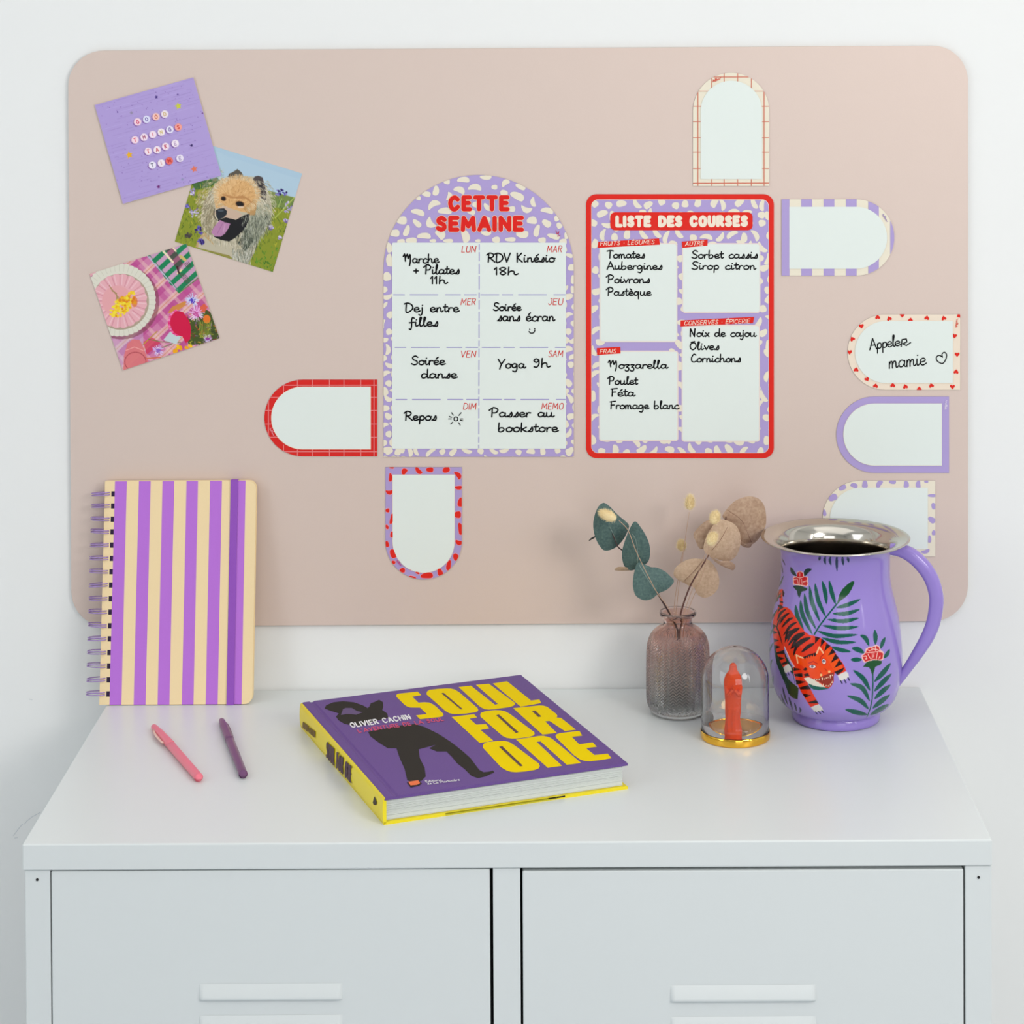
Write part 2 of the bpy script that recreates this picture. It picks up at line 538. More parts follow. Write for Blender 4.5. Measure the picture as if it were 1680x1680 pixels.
def lin_arr(c):
    c = np.clip(c / 255.0, 0, 1)
    return np.where(c <= 0.04045, c / 12.92, ((c + 0.055) / 1.055) ** 2.4)
def grid_mesh(name, V, nu, nv, colors, m, parent, wrap=False, smooth=True, flip=False):
    """V: (nv*nu, 3) rows of nu; colors in 0..255"""
    me = bpy.data.meshes.new(name)
    n = nu * nv
    me.vertices.add(n)
    me.vertices.foreach_set('co', V.astype(np.float32).ravel())
    cu = nu if wrap else nu - 1
    I, J = np.meshgrid(np.arange(cu), np.arange(nv - 1))
    a = J * nu + I; b = J * nu + (I + 1) % nu; c = (J + 1) * nu + (I + 1) % nu; d = (J + 1) * nu + I
    q = np.stack([a, b, c, d] if not flip else [a, d, c, b], -1).reshape(-1, 4).astype(np.int32)
    me.loops.add(q.size); me.loops.foreach_set('vertex_index', q.ravel())
    me.polygons.add(len(q))
    me.polygons.foreach_set('loop_start', np.arange(0, q.size, 4, dtype=np.int32))
    me.polygons.foreach_set('use_smooth', np.full(len(q), smooth))
    me.update(calc_edges=True)
    ca = me.color_attributes.new('paint', 'FLOAT_COLOR', 'POINT')
    cc = np.ones((n, 4), np.float32); cc[:, :3] = lin_arr(colors)
    ca.data.foreach_set('color', cc.ravel())
    me.materials.append(m)
    o = bpy.data.objects.new(name, me)
    COL.objects.link(o)
    if parent is not None:
        o.parent = parent
        o.matrix_parent_inverse = Matrix.Translation(-Vector(parent.location))
    return o
#@@SETTING
# ================================================================ THE ROOM
wall_m = mat('wall_paint', (241, 241, 239), rough=0.85, spec=0.2, noise=0.012, nscale=3, bump=0.12, bscale=90)
floor_m = mat('pale_grey_floor', (196, 205, 215), rough=0.55, noise=0.12, nscale=8)
WX0, WX1, WY0 = -1.75, 2.3, -3.95
def slab(name, a, b, m):
    mb = MB(); mb.box(a, b, m)
    o = mb.build(name); o['kind'] = 'structure'
    return o
wall_back = slab('wall_back', (WX0 - .1, 0, 0), (WX1 + .1, .1, 2.6), wall_m)
slab('wall_left', (WX0 - .1, WY0, 0), (WX0, 0, 2.6), wall_m)
slab('wall_right', (WX1, WY0, 0), (WX1 + .1, 0, 2.6), wall_m)
slab('ceiling', (WX0 - .1, WY0 - .1, 2.6), (WX1 + .1, .1, 2.7), wall_m)
floor = slab('floor', (WX0 - .1, WY0 - .1, -.05), (WX1 + .1, .1, 0), floor_m)
mb = MB()
for a, b in (((WX0 - .1, WY0 - .1, 0), (WX1 + .1, WY0, .98)), ((WX0 - .1, WY0 - .1, 2.32), (WX1 + .1, WY0, 2.6)),
             ((WX0 - .1, WY0 - .1, .98), (-.02, WY0, 2.32)), ((1.52, WY0 - .1, .98), (WX1 + .1, WY0, 2.32))):
    mb.box(a, b, wall_m)
wf = mb.build('wall_front'); wf['kind'] = 'structure'
trim_m = mat('window_frame_paint', (225, 225, 222), rough=0.4)
mb = MB()
for x in (-.02, .48, .98, 1.48): mb.box((x, WY0 - .05, .98), (x + .04, WY0 + .16, 2.32), trim_m)
for z in (.98, 1.62, 2.28): mb.box((-.02, WY0 - .05, z), (1.52, WY0 + .16, z + .04), trim_m)
wo = mb.build('window_1'); wo['kind'] = 'structure'
mb = MB()
for y0, y1, z0, z1 in ((-2.08, -2.03, .82, 2.42), (-1.87, -1.82, .82, 2.42), (-2.03, -1.87, .82, .87), (-2.03, -1.87, 2.37, 2.42)): mb.box((WX1 - .02, y0, z0), (WX1, y1, z1), trim_m)
w2 = mb.build('window_2'); w2['kind'] = 'structure'
mb = MB()
mb.box((WX0, -.018, 0), (WX1, 0, .09), trim_m)
bo = mb.build('baseboard_back'); bo['kind'] = 'structure'

# hairline marks in the plaster left of the cabinet
fl = Flat(0.0, 0.0004)
fl.lines([[(66, 1333), (53, 1340), (44, 1347), (40, 1352)], [(37, 1352), (31, 1359), (22, 1371)], [(24, 1375), (29, 1374)], [(48, 1147), (53, 1148)]], 1.1, ink((212, 216, 218)), 0.5)
cr = fl.build('plaster_crack', wall_back)

# ================================================================ THE CABINET
white_m = mat('white_powder_coat', (225, 229, 228), rough=0.32, spec=0.5, bump=0.02, bscale=400)
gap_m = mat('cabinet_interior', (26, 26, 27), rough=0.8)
cab = empty('metal_cabinet', (0, -.2, 0), 'wide white metal cabinet with two louvred doors under the pink board', 'cabinet')
mb = MB(); mb.box((-.4, -.4, H - .0218), (.4, -.002, H), white_m, bev=.0014); mb.build('cabinet_top', cab)
def post(x0, x1, name):
    mb = MB(); mb.box((x0, -.398, .03), (x1, -.380, H - .0222), white_m, bev=.0007); return mb.build(name, cab)
Xf = lambda px, py: at_y(px, py, -.398)[0]
Zf = lambda px, py: at_y(px, py, -.398)[2]
xl0, xl1 = Xf(41, 1440), Xf(82.0, 1440)
xc0, xc1 = Xf(809.0, 1500), Xf(853.5, 1500)
xr0, xr1 = Xf(1583.6, 1500), Xf(1627, 1500)
lp = post(xl0, xl1, 'front_post'); cp = post(xc0, xc1, 'front_post'); rp = post(xr0, xr1, 'front_post')
for (px, py), par in (((61, 1443.3), lp), ((1605.6, 1439.6), rp)):
    c = at_y(px, py, -.3985)
    mb = MB(); mb.tube([(c[0], -.3982, c[2]), (c[0], -.3988, c[2])], .0011, gap_m, seg=12)
    mb.build('screw_hole', par)
mb = MB()
for x0, x1 in ((-.398, -.3965), (.3965, .398)): mb.box((x0, -.382, .03), (x1, -.004, H - .0222), white_m)
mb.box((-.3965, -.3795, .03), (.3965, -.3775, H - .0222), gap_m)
mb.box((-.3965, -.006, .03), (.3965, -.004, H - .0222), white_m)
mb.box((-.3965, -.3775, .03), (.3965, -.006, .045), white_m)
mb.build('cabinet_carcass', cab)
for sx in (-.37, .33):
    for y in (-.37, -.06):
        mb = MB(); mb.box((sx, y, 0), (sx + .04, y + .04, .03), gap_m); mb.build('foot', cab)
def louver(x0, x1, z0, z1, par):
    """pressed slot: flush at the top, standing proud along its lower edge"""
    mb = MB(); yf = -.398; D = .0036
    ss_ = lambda t: max(0.0, min(1.0, t)) ** .5
    xs = [x0 + (x1 - x0) * t for t in (0, .006, .014, .024, .035, .06, .2, .5, .8, .94, .965, .976, .986, .994, 1)]
    zs_ = [z0 + (z1 - z0) * t for t in (0, .04, .09, .16, .28, .5, .75, .9, 1)]
    V = []
    for z in zs_:
        for x in xs:
            ex_ = min(x - x0, x1 - x); t = (z - z0) / (z1 - z0)
            V.append((x, yf + .00005 - D * ss_(ex_ / .0032) * ss_((z - z0) / .0018) * (1 - .93 * t ** 1.3), z))
    nx = len(xs)
    mb.add(V, [(j * nx + i, j * nx + i + 1, (j + 1) * nx + i + 1, (j + 1) * nx + i) for j in range(len(zs_) - 1) for i in range(nx - 1)], white_m, True)
    return mb.build('louver', par, autosmooth=35)
for (a, b, t, ls, le) in ((84.2, 803.6, 1430, (326.5, 561.5), 1614), (857.4, 1580.8, 1430, (1099.5, 1338.5), 1616.5)):
    x0, x1 = Xf(a, 1480), Xf(b, 1480)
    zt = Zf((a + b) / 2, 1427.6)
    mb = MB(); mb.box((x0, -.3980, .06), (x1, -.3815, zt), white_m, bev=.0012)
    door = mb.build('door', cab)
    lz1, lz0 = Zf(ls[0], le), Zf(ls[0], le + 27.5)
    pitch = Zf(ls[0], le) - Zf(ls[0], le + 51.5)
    for k in range(4):
        louver(Xf(ls[0], le), Xf(ls[1], le), lz0 - k * pitch, lz1 - k * pitch, door)

# ================================================================ THE PINK BOARD
board_m = mat('pink_satin_metal', (222, 202, 191), rough=0.42, spec=0.4, metal=0.12, noise=0.01, nscale=500, bump=0.05, bscale=900)
edge_m = mat('board_cut_edge', (150, 132, 122), rough=0.5)
YB = -.004                      # front face of the board
board = empty('magnetic_board', (0, 0, H + .35), 'large pink magnetic board with rounded corners on the white wall', 'board')
def qc(TL, TR, BR, BL, r, n=10):
    """rounded quad through four seen corners"""
    Q = [np.array(p, float) for p in (TL, TR, BR, BL)]
    P = []
    for i in range(4):
        c = Q[i]; a = (Q[i - 1] - c); b = (Q[(i + 1) % 4] - c)
        a /= np.hypot(*a); b /= np.hypot(*b)
        cc = c + a * r + b * r
        for k in range(n + 1):
            t = PI / 2 * k / n
            P.append(tuple(cc - b * r * math.cos(t) - a * r * math.sin(t)))
    return P
fl = Flat(-.001)
fl.slab(qc((111.6, 83.3), (1588, 74.7), (1588, 1018.8), (117.4, 1028.5), 58), board_m, .003, edge_m)
fl.build('steel_sheet', board)

# ================================================================ PRINTED MAGNETS
LILAC, CREAM, RED, WHITE, BLACK = (180, 162, 214), (240, 231, 210), (228, 44, 34), (232, 239, 233), (12, 12, 14)
PINK_LINE, ORANGE_LINE = (240, 130, 130), (214, 122, 98)
paper_edge = mat('magnet_edge', (120, 108, 116), rough=0.7)
def card(name, label, shape, base, py_mid, group='arched note magnets'):
    P = shape
    cx = sum(p[0] for p in P) / len(P); cy = sum(p[1] for p in P) / len(P)
    c = at_y(cx, cy, YB)
    e = empty(name, (c[0], YB, c[2]), label, 'magnet', group)
    fl = Flat(YB)
    fl.slab(P, ink(base), .0008, paper_edge)
    fl.Y = YB - .0008
    return e, fl
def panel(e, P, layer=4, color=WHITE, halo=None, Y=YB - .0008):
    f = Flat(Y)
    if halo is not None: f.poly(halo[0], ink(halo[1]), layer - .5)
    f.poly(P, ink(color, 0.3), layer)
    return f.build('writing_panel', e)
def scribble(e, O, D, U, color, w=.9, Y=YB - .0008):
    f = Flat(Y)
    P = [np.array(O) + np.array(D) * a + np.array(U) * b for a, b in
         ((0, .2), (.08, .9), (.14, .1), (.2, .5), (.27, .1), (.34, 1), (.4, .05), (.47, 1), (.53, .1), (.6, .5), (.68, .1), (.75, .5), (.85, .1), (1, .6))]
    f.lines([P], w, ink(color), 5, nj=6)
    return f.build('maker_signature', e)

# 1 cream arch with thin orange grid lines
A = arch(1137, 119.4, 1262, 305, 'top')
e, fl = card('note_magnet', 'upright cream note magnet with thin orange grid border, above the shopping list', A, CREAM, 0)
lnm = ink(ORANGE_LINE)
for L in ([(1144.9, 140), (1144.9, 304.5)], [(1253.6, 140), (1253.6, 304.5)], [(1137, 300.5), (1262, 300.2)], [(1160, 126.4), (1240, 126.2)]):
    fl.lines([L], 1.5, lnm, 2, clip=A, nj=4)
for x in (1167.8, 1188.1, 1210.4, 1232.6):
    fl.lines([[(x, 120), (x, 150)], [(x, 290), (x, 305)]], 1.2, lnm, 2, clip=A, nj=4)
for y in (149.5, 174.4, 199.5, 226, 249.3, 276.5):
    fl.lines([[(1137, y), (1152 if y > 150 else 1165, y)], [(1248 if y > 150 else 1236, y), (1262, y)]], 1.2, lnm, 2, clip=A, nj=4)
fl.build('printed_card', e)
panel(e, arch(1149.5, 132.3, 1250.3, 293.8, 'top'))
scribble(e, (1170, 135.5), (13, -5.5), (-1, -5), (222, 100, 80))

# 2 lilac and cream checks
A = arch(1282.4, 327, 1467.2, 452.2, 'right')
e, fl = card('note_magnet', 'lilac and cream checked note magnet, round end pointing right', A, CREAM, 0)
for x0, x1 in ((1282, 1295.3), (1314.5, 1332.2), (1351.2, 1368.9), (1387.9, 1405.5), (1424.5, 1441.8), (1460.6, 1470)):
    P = clip_convex([(x0, 326), (x1, 326), (x1, 453), (x0, 453)], A)
    fl.poly(P, ink(LILAC), 2)
fl.build('printed_card', e)
panel(e, arch(1294.9, 339.3, 1455.4, 440.9, 'right'))
scribble(e, (1447, 353), (8, 12), (3, -3), (170, 150, 190))

# 3 cream with red hearts
def heart(cx, cy, s, ang):
    P = []
    for k in range(18):
        t = 2 * PI * k / 18
        x = .9 * math.sin(t) ** 3; y = -(.75 * math.cos(t) - .3 * math.cos(2 * t) - .12 * math.cos(3 * t) - .05 * math.cos(4 * t))
        a = math.radians(ang)
        P.append((cx + s * (x * math.cos(a) - y * math.sin(a)), cy + s * (x * math.sin(a) + y * math.cos(a))))
    return P
A = arch(1390.7, 515.7, 1575.3, 639.6, 'left')
e, fl = card('note_magnet', 'cream note magnet with a border of red hearts and the handwriting Appeler mamie', A, (243, 226, 206), 0)
for x, y, a in ((405,118,175),(515,132,160),(638,98,0),(717,145,185),(872,125,190),(1033,128,165),(1178,103,60),(250,203,-10),(165,325,150),(138,450,-5),(200,617,185),
                (303,705,-30),(385,770,190),(548,765,180),(668,778,165),(800,800,180),(915,768,165),(1115,778,0),(1135,295,10),(1160,472,0),(1150,637,185)):
    P = clip_convex(heart(1370 + x / 5.79, 500 + y / 5.79, 4.6, a), A)
    if P: fl.poly(P, ink(RED), 2)
fl.build('printed_card', e)
panel(e, arch(1402.8, 526.5, 1563.4, 628.7, 'left'))
scribble(e, (1567, 537), (2.5, -14), (4, 0), (222, 90, 70))
f = Flat(YB - .0008)
bl = ink(BLACK, .35)
f.lines(text_lines('Appel', (1427, 574), (42, -6), (-1, -18), HAND, .02), 1.9, bl, 6)
f.lines(text_lines('e', (1468, 568), (9, -1), (0, -16), HAND, .02), 1.9, bl, 6)
f.lines([[(1478.5, 568.5), (1480, 557), (1487, 556), (1488, 561), (1481, 564), (1487, 567), (1494, 562)]], 1.9, bl, 6)
f.lines(text_lines('mamie', (1458, 604.5), (61, -6), (0, -23), HAND, .03), 2.0, bl, 6)
hp = [(1546.5, 586), (1541, 583), (1536.5, 586), (1537.5, 592), (1546, 596.5), (1551.5, 590), (1553, 582), (1549.5, 578), (1545.5, 581), (1546.5, 586)]
f.lines([smooth_curve(hp, 4)], 1.8, bl, 6)
f.build('handwriting', e)

# 4 plain lilac border
A = arch(1372, 650.6, 1557, 775.6, 'left')
e, fl = card('note_magnet', 'blank note magnet with a plain lilac border, just below the hearts one', A, LILAC, 0)
fl.build('printed_card', e)
panel(e, arch(1384, 662.4, 1544.8, 763.4, 'left'), halo=(arch(1383.4, 661.8, 1545.4, 764, 'left'), CREAM))
scribble(e, (1549, 672), (2, -15), (4.5, 0), (226, 215, 235))

# 5 cream with lilac spots, behind the jug
A = arch(1349.5, 788.7, 1534.4, 913, 'left')
e, fl = card('note_magnet', 'cream note magnet with lilac spots, partly hidden behind the steel rim of the jug', A, CREAM, 0)
for x, y, L, w, a, b in ((380,220,95,60,-30,0),(520,195,90,65,20,.2),(650,180,95,65,90,0),(820,180,110,65,-60,.4),(980,150,85,50,0,0),(1145,180,85,70,90,.2),(1290,180,95,65,90,-.3),(1385,148,50,30,0,0),
                         (265,340,110,75,-30,0),(165,520,80,40,80,0),(1450,315,100,35,0,0),(1475,440,80,55,70,0),(1450,605,95,65,35,0),(1475,760,60,45,90,0),(1425,835,90,45,90,.2),(1375,985,110,50,-15,-.5),
                         (1200,1010,90,50,0,0),(1020,1000,100,50,20,.3),(820,1010,90,50,0,0),(620,1000,90,50,0,.3),(420,960,90,50,30,0),(260,820,90,50,50,0),(170,680,70,50,90,0)):
    P = clip_convex(bean(1330 + x / 7.304, 770 + y / 7.304, L / 7.304, w / 7.304, a, b), A)
    if P: fl.poly(P, ink(LILAC), 2)
fl.build('printed_card', e)
panel(e, arch(1361.5, 800.3, 1522.3, 901.3, 'left'))

# 6 red grid
A = arch(433.8, 623, 618.8, 748.6, 'left')
e, fl = card('note_magnet', 'blank note magnet with a red border crossed by pink lines, left of the weekly planner', A, (222, 44, 40), 0)
pm = ink(PINK_LINE)
for x in (465.2, 488.1, 512.3, 540.5, 564.3, 591.8):
    fl.lines([[(x, 622), (x, 646)], [(x, 730), (x, 749)]], 1.5, pm, 2, clip=A, nj=4)
fl.lines([[(613.6, 622), (613.6, 749)], [(434, 632), (619, 632)], [(434, 741), (619, 741)], [(440.4, 640), (440.4, 715)]], 1.6, pm, 2, clip=A, nj=4)
for y in (652, 673.5, 695.8, 717.4):
    fl.lines([[(433, y), (458, y)], [(606, y), (619, y)]], 1.4, pm, 2, clip=A, nj=4)
fl.build('printed_card', e)
panel(e, arch(445.7, 635.2, 607.3, 736.2, 'left'), halo=(arch(444.8, 634.2, 608.4, 737.4, 'left'), (246, 232, 212)))
scribble(e, (441, 703), (8, 14), (4, -2), (236, 140, 150))

# 7 red and lilac leopard spots, below the planner
A = arch(632.4, 766.5, 757.6, 950.6, 'bottom')
e, fl = card('note_magnet', 'note magnet with red spots on lilac border, round end down, below the planner', A, (178, 158, 210), 0)
spots = ((180,140,60,18,0,0),(345,190,90,75,-60,.3),(530,175,120,60,50,-.4),(680,165,95,60,0,0),(895,165,95,75,-30,0),(1050,235,120,65,50,.5),(165,265,110,50,90,.2),(150,460,100,60,0,-.7),
         (1055,400,95,55,0,-.2),(1085,590,120,70,100,0),(1045,755,90,85,0,0),(1085,940,160,70,80,.2),(1060,1120,95,65,20,-.4),(125,700,50,50,0,0),(180,810,140,45,100,.2),(120,915,60,35,70,0),
         (185,1015,80,45,90,0),(120,1140,80,45,80,0),(200,1265,120,80,65,0),(205,1380,50,40,30,0),(320,1485,70,60,0,0),(455,1575,90,25,15,0),(430,1470,40,20,20,0),(520,1520,55,25,20,0),(640,1555,165,85,-5,.15),
         (815,1510,100,65,70,0),(930,1420,140,65,100,-.2),(1025,1310,95,75,60,0))
for k, (off, c) in enumerate(((3.2, (232, 170, 190)), (0, RED))):
    for x, y, L, w, a, b in spots:
        P = clip_convex(bean(620 + x / 8, 750 + y / 8, L / 8 + off * .6, w / 8 + off * .6, a, b), A)
        if P: fl.poly(P, ink(c), 2 + k)
fl.build('printed_card', e)
panel(e, arch(644.5, 779.4, 745.4, 939.4, 'bottom'), halo=(arch(643.9, 778.6, 746, 940, 'bottom'), (246, 226, 206)))
scribble(e, (650, 921), (8, 9), (3, -3), (190, 90, 150))

# ---- the weekly planner
def spots_in(fl, A, x0, y0, x1, y1, cell, L, w, m, layer, seed, skip=None, jit=.3):
    r = random.Random(seed)
    ny = int((y1 - y0) / (cell * .82)) + 1
    for j in range(ny + 1):
        for i in range(int((x1 - x0) / cell) + 2):
            x = x0 + (i + (.5 if j % 2 else 0)) * cell + r.uniform(-jit, jit) * cell * .5
            y = y0 + j * cell * .82 + r.uniform(-jit, jit) * cell * .4
            kind = r.random()
            a = r.uniform(0, 180)
            if kind < .4: Q = bean(x, y, L * r.uniform(.95, 1.2), w * .8, a, r.choice((-.7, .7, -.5, .5)))
            elif kind < .7: Q = bean(x, y, L * r.uniform(.75, 1.0), w * 1.05, a, r.uniform(-.3, .3))
            else: Q = bean(x, y, L * .62, w * .95, a, 0)
            if skip and skip(x, y): continue
            P = clip_convex(Q, A)
            if P and len(P) > 2: fl.poly(P, m, layer)
A = arch(629.3, 287, 941.2, 749.4, 'top', 40)
c = at_y(785, 520, YB)
plan = empty('weekly_planner', (c[0], YB, c[2]), 'arched weekly planner magnet headed Cette semaine, with handwritten days and lilac spotted border', 'planner')
fl = Flat(YB); fl.slab(A, ink(LILAC), .0008, paper_edge); fl.Y = YB - .0008
cm = ink((238, 229, 208))
for x, y, L, w, a, b in ((720,120,100,50,0,.3),(897,100,95,42,0,-.3),(590,135,50,40,0,0),(505,205,80,55,100,.2),(428,232,72,42,10,0),(366,265,40,32,0,0),(810,180,110,55,0,.6),(690,200,95,55,20,.5),
    (965,178,48,38,0,0),(1050,145,75,48,-40,.5),(1170,175,85,38,25,0),(1145,248,118,66,25,.15),(1270,295,82,42,80,-.5),(1215,352,95,50,20,-.8),(485,315,112,55,-30,.8),(362,375,112,52,15,.3),(575,365,112,58,0,.2),
    (235,440,82,62,0,0),(355,462,82,42,42,0),(275,520,92,50,110,.15),(460,460,95,62,60,-.8),(1260,440,82,66,0,.2),(1375,462,78,52,35,0),(1300,520,100,50,105,-.2),(1380,362,105,50,10,.4),(1455,425,44,40,60,0),
    (1475,480,50,42,60,0),(178,540,82,56,0,0),(410,562,112,52,0,.3),(540,548,88,72,40,.3),(1430,565,100,40,15,0),(1185,550,100,62,0,-.2),(1090,590,85,34,0,0),(735,560,112,70,70,.3),(600,600,80,30,0,0),
    (480,600,52,26,0,0),(835,600,42,25,0,0),(978,592,62,48,0,0),(900,540,85,42,0,-.4),(310,598,90,46,0,0),(230,608,62,42,0,0),(135,650,90,55,70,.3),(140,750,100,60,80,-.3),(1340,595,62,42,0,0),(1505,610,60,52,0,0),
    (1530,560,55,28,80,0),(612,250,70,50,100,.6),(910,335,80,45,40,-.4),(1100,350,60,44,0,0),(1040,225,62,50,30,0),(780,372,72,40,20,0),(815,315,50,46,0,0),(1015,440,62,52,0,0),(650,440,62,60,0,0),(905,430,62,42,30,0),
    (1555,715,60,32,20,0),(1575,810,52,60,90,0),(1582,905,70,30,90,0),(1580,985,60,30,80,0),(120,880,70,62,80,0),(145,790,50,26,0,0),(1520,660,60,30,80,0)):
    P = clip_convex(bean(610 + x / 4.8, 270 + y / 4.8, L / 4.8, w / 4.8, a, b), A)
    if P: fl.poly(P, cm, 2)
spots_in(fl, A, 630, 474, 650, 742, 17, 16.5, 11, cm, 2, 5)
spots_in(fl, A, 926, 474, 946, 742, 17, 16.5, 11, cm, 2, 9)
spots_in(fl, A, 640, 740, 935, 749, 21, 17, 9.5, cm, 2, 13)
fl.build('printed_card', plan)
f = Flat(YB - .0008)
f.poly(rrect(643.3, 398, 928.6, 736.2, 2.5), ink(WHITE, .3), 4)
f.build('writing_panel', plan)
f = Flat(YB - .0008); lm = ink((160, 150, 206))
def dashes(f, a, b, pat, w, m, layer):
    a, b = np.array(a, float), np.array(b, float); L = np.hypot(*(b - a)); d = (b - a) / L; t = 0; i = 0
    while t < L:
        e_ = min(L, t + pat[i % len(pat)])
        if i % 2 == 0: f.lines([[a + d * t, a + d * e_]], w, m, layer, nj=4)
        t = e_; i += 1
dashes(f, (786.3, 401), (785.5, 735), (9, 4, 14, 5, 16, 4, 22, 5), 1.5, lm, 5)
for y in (483.6, 569.9, 655.5): dashes(f, (645 + (y % 7), y), (927.5, y), (18, 9, 46, 12, 25, 6, 20, 7, 30, 5), 1.6, lm, 5)
f.build('dashed_lines', plan)
rm = ink((214, 64, 58))
for txt, xr, yb, nar in (('LUN', 780.5, 413.9, 23), ('MAR', 922, 413.6, 24.5), ('MER', 780.5, 500.2, 24.5), ('JEU', 923.5, 500, 24), ('VEN', 780.5, 586, 25), ('SAM', 923.5, 585.5, 23.5), ('DIM', 781.2, 671.8, 21), ('MEMO', 924.5, 671.5, 36)):
    f = Flat(YB - .0008)
    f.lines(text_lines(txt, (xr - nar, yb), (nar - 1, 0), (1.6, -10.2), CAPS, .25), 1.25, rm, 5, nj=6)
    f.build('day_name', plan)
f = Flat(YB - .0008)
for k, (g, c_) in enumerate(((9.0, (245, 214, 190)), (7.3, (228, 38, 32)))):
    f.lines(text_lines('CETTE', (738.5, 343.2), (94, 0), (0, -19.4), CAPS, .44), g, ink(c_), 4 + k, nj=12)
    f.lines(text_lines('SEMAINE', (718.5, 376.9), (137.5, 0), (0, -19.4), CAPS, .40), g, ink(c_), 4 + k, nj=12)
f.build('heading', plan)
f = Flat(YB - .0008)
f.lines([[(912, 378), (914, 384), (917, 380), (915, 388), (919, 386)]], 1.0, ink((200, 60, 90)), 4, nj=5)
f.build('maker_signature', plan)
f = Flat(YB - .0008)
def hand(txt, x0, x1, yb, cap=14.5, w=2.3, gap=.05, rise=0):
    f.lines(text_lines(txt, (x0, yb), (x1 - x0, rise), (0, -cap), HAND, gap), w, bl, 6)
for a in (('Marche', 663, 719.5, 431.5), ('Pilates', 697, 753.8, 449.6), ('+', 679, 686.5, 449.6), ('11h', 706.5, 733, 465.4, 12.5), ('RDV Kinésio', 799.5, 910, 430), ('18h', 811, 848.5, 450.8, 12.5), ('Dej entre', 664.5, 752.7, 511.7),
          ('filles', 671, 718.8, 535.4), ('Soirée', 810, 854.8, 509.6, 13), ('sans écran', 816, 910, 526.7, 15.5), ('Soirée', 675.6, 729.8, 598.5), ('danse', 691, 749.6, 620.4), ('Yoga', 817.5, 861, 604), ('9h', 875, 901.7, 602.5),
          ('Repos', 664, 716.3, 689.6), ('Passer au', 805, 908, 684), ('bookstore', 817, 915.2, 708.3)):
    hand(*a)
for L in ([(869, 540), (869.3, 541)], [(877, 539), (877.3, 540)], [(868, 544), (870, 546.3), (873, 546.8), (876, 545.5), (877.5, 542)]): f.lines([L], 1.9, bl, 6)
cs = [(748 + 3.3 * math.cos(t), 687.3 + 3.3 * math.sin(t)) for t in np.linspace(0, 2 * PI, 11)]
f.lines([cs], 1.7, bl, 6)
for a_, l_ in ((-125, 1), (-50, 1.25), (0, .7), (15, .8), (55, .9), (135, .9), (180, .9), (200, .8)):
    ca, sa = math.cos(math.radians(a_)), math.sin(math.radians(a_))
    f.lines([[(748 + 7.5 * ca, 687.3 + 7.5 * sa), (748 + (9 + 3.5 * l_) * ca, 687.3 + (9 + 3.5 * l_) * sa)]], 1.5, bl, 6)
f.build('handwriting', plan)

# ---- the shopping list
A0 = rrect(961.6, 318.6, 1269.7, 751.6, 17, 8)
c = at_y(1116, 535, YB)
lst = empty('shopping_list', (c[0], YB, c[2]), 'red framed rectangular shopping list magnet headed Liste des courses, right of the weekly planner', 'list')
fl = Flat(YB); fl.slab(A0, ink(RED), .0008, paper_edge); fl.Y = YB - .0008
A = rrect(970, 327.2, 1261.3, 743.4, 11, 6)
fl.poly(A, ink((247, 226, 208)), 1)
A = rrect(970.6, 327.8, 1260.7, 742.8, 10.5, 6)
fl.poly(A, ink(LILAC), 2)
spots_in(fl, A, 975, 333, 1260, 743, 21.5, 19.5, 11.5, cm, 3, 33, skip=lambda x, y: (995 < x < 1100 and 415 < y < 700) or (1130 < x < 1240 and 415 < y < 700), jit=.5)
fl.build('printed_card', lst)
for x0, y0, x1, y1 in ((984.4, 399.6, 1110.4, 560.4), (1120, 399.8, 1246.6, 512.4), (983.6, 576.4, 1112, 722.8), (1119.2, 533.8, 1245.8, 723.8)):
    f = Flat(YB - .0008)
    f.poly(rrect(x0 - 1, y0 - 1, x1 + 1, y1 + 1, 5, 4), ink((240, 224, 214)), 4)
    f.poly(rrect(x0 + .8, y0 + .8, x1 - .8, y1 - .8, 3.5, 4), ink(WHITE, .3), 5)
    f.build('writing_panel', lst)
tagm = ink(RED); tx = ink((250, 222, 205))
q = lambda P, o: [(950 + x / 5.09, o + y / 5.09) for x, y in P]
for P, txt, O, D, U in ((q([(160, 442), (668, 413), (676, 466), (155, 492)], 310), 'FRUITS - LÉGUMES', (984.8, 403), (88, -3), (1.4, -6.6)),
                        (q([(858, 440), (1074, 421), (1072, 474), (862, 492)], 310), 'AUTRE', (1124, 403.6), (29.5, -1.6), (1.4, -6.6)),
                        (q([(848, 1098), (1463, 1068), (1453, 1120), (846, 1149)], 310), 'CONSERVES - ÉPICERIE', (1122.5, 533.4), (107, -3.4), (1.4, -6.8)),
                        (q([(148, 158), (345, 148), (348, 203), (150, 217)], 540), 'FRAIS', (984.2, 580), (25.5, -1), (1.4, -6.6))):
    f = Flat(YB - .0008)
    f.poly(P, tagm, 6)
    f.lines(text_lines(txt, O, D, U, CAPS, .24), 1.0, tx, 7, nj=5)
    f.build('section_tag', lst)
f = Flat(YB - .0008)
f.poly(rrect(1001.2, 348.2, 1234.8, 377.8, 8, 5), tagm, 6)
f.lines(text_lines('LISTE DES COURSES', (1012.4, 370.2), (212, -.6), (0, -13.8), CAPS, .46), 5.9, ink((248, 232, 212)), 7, nj=10)
f.build('heading', lst)
f = Flat(YB - .0008)
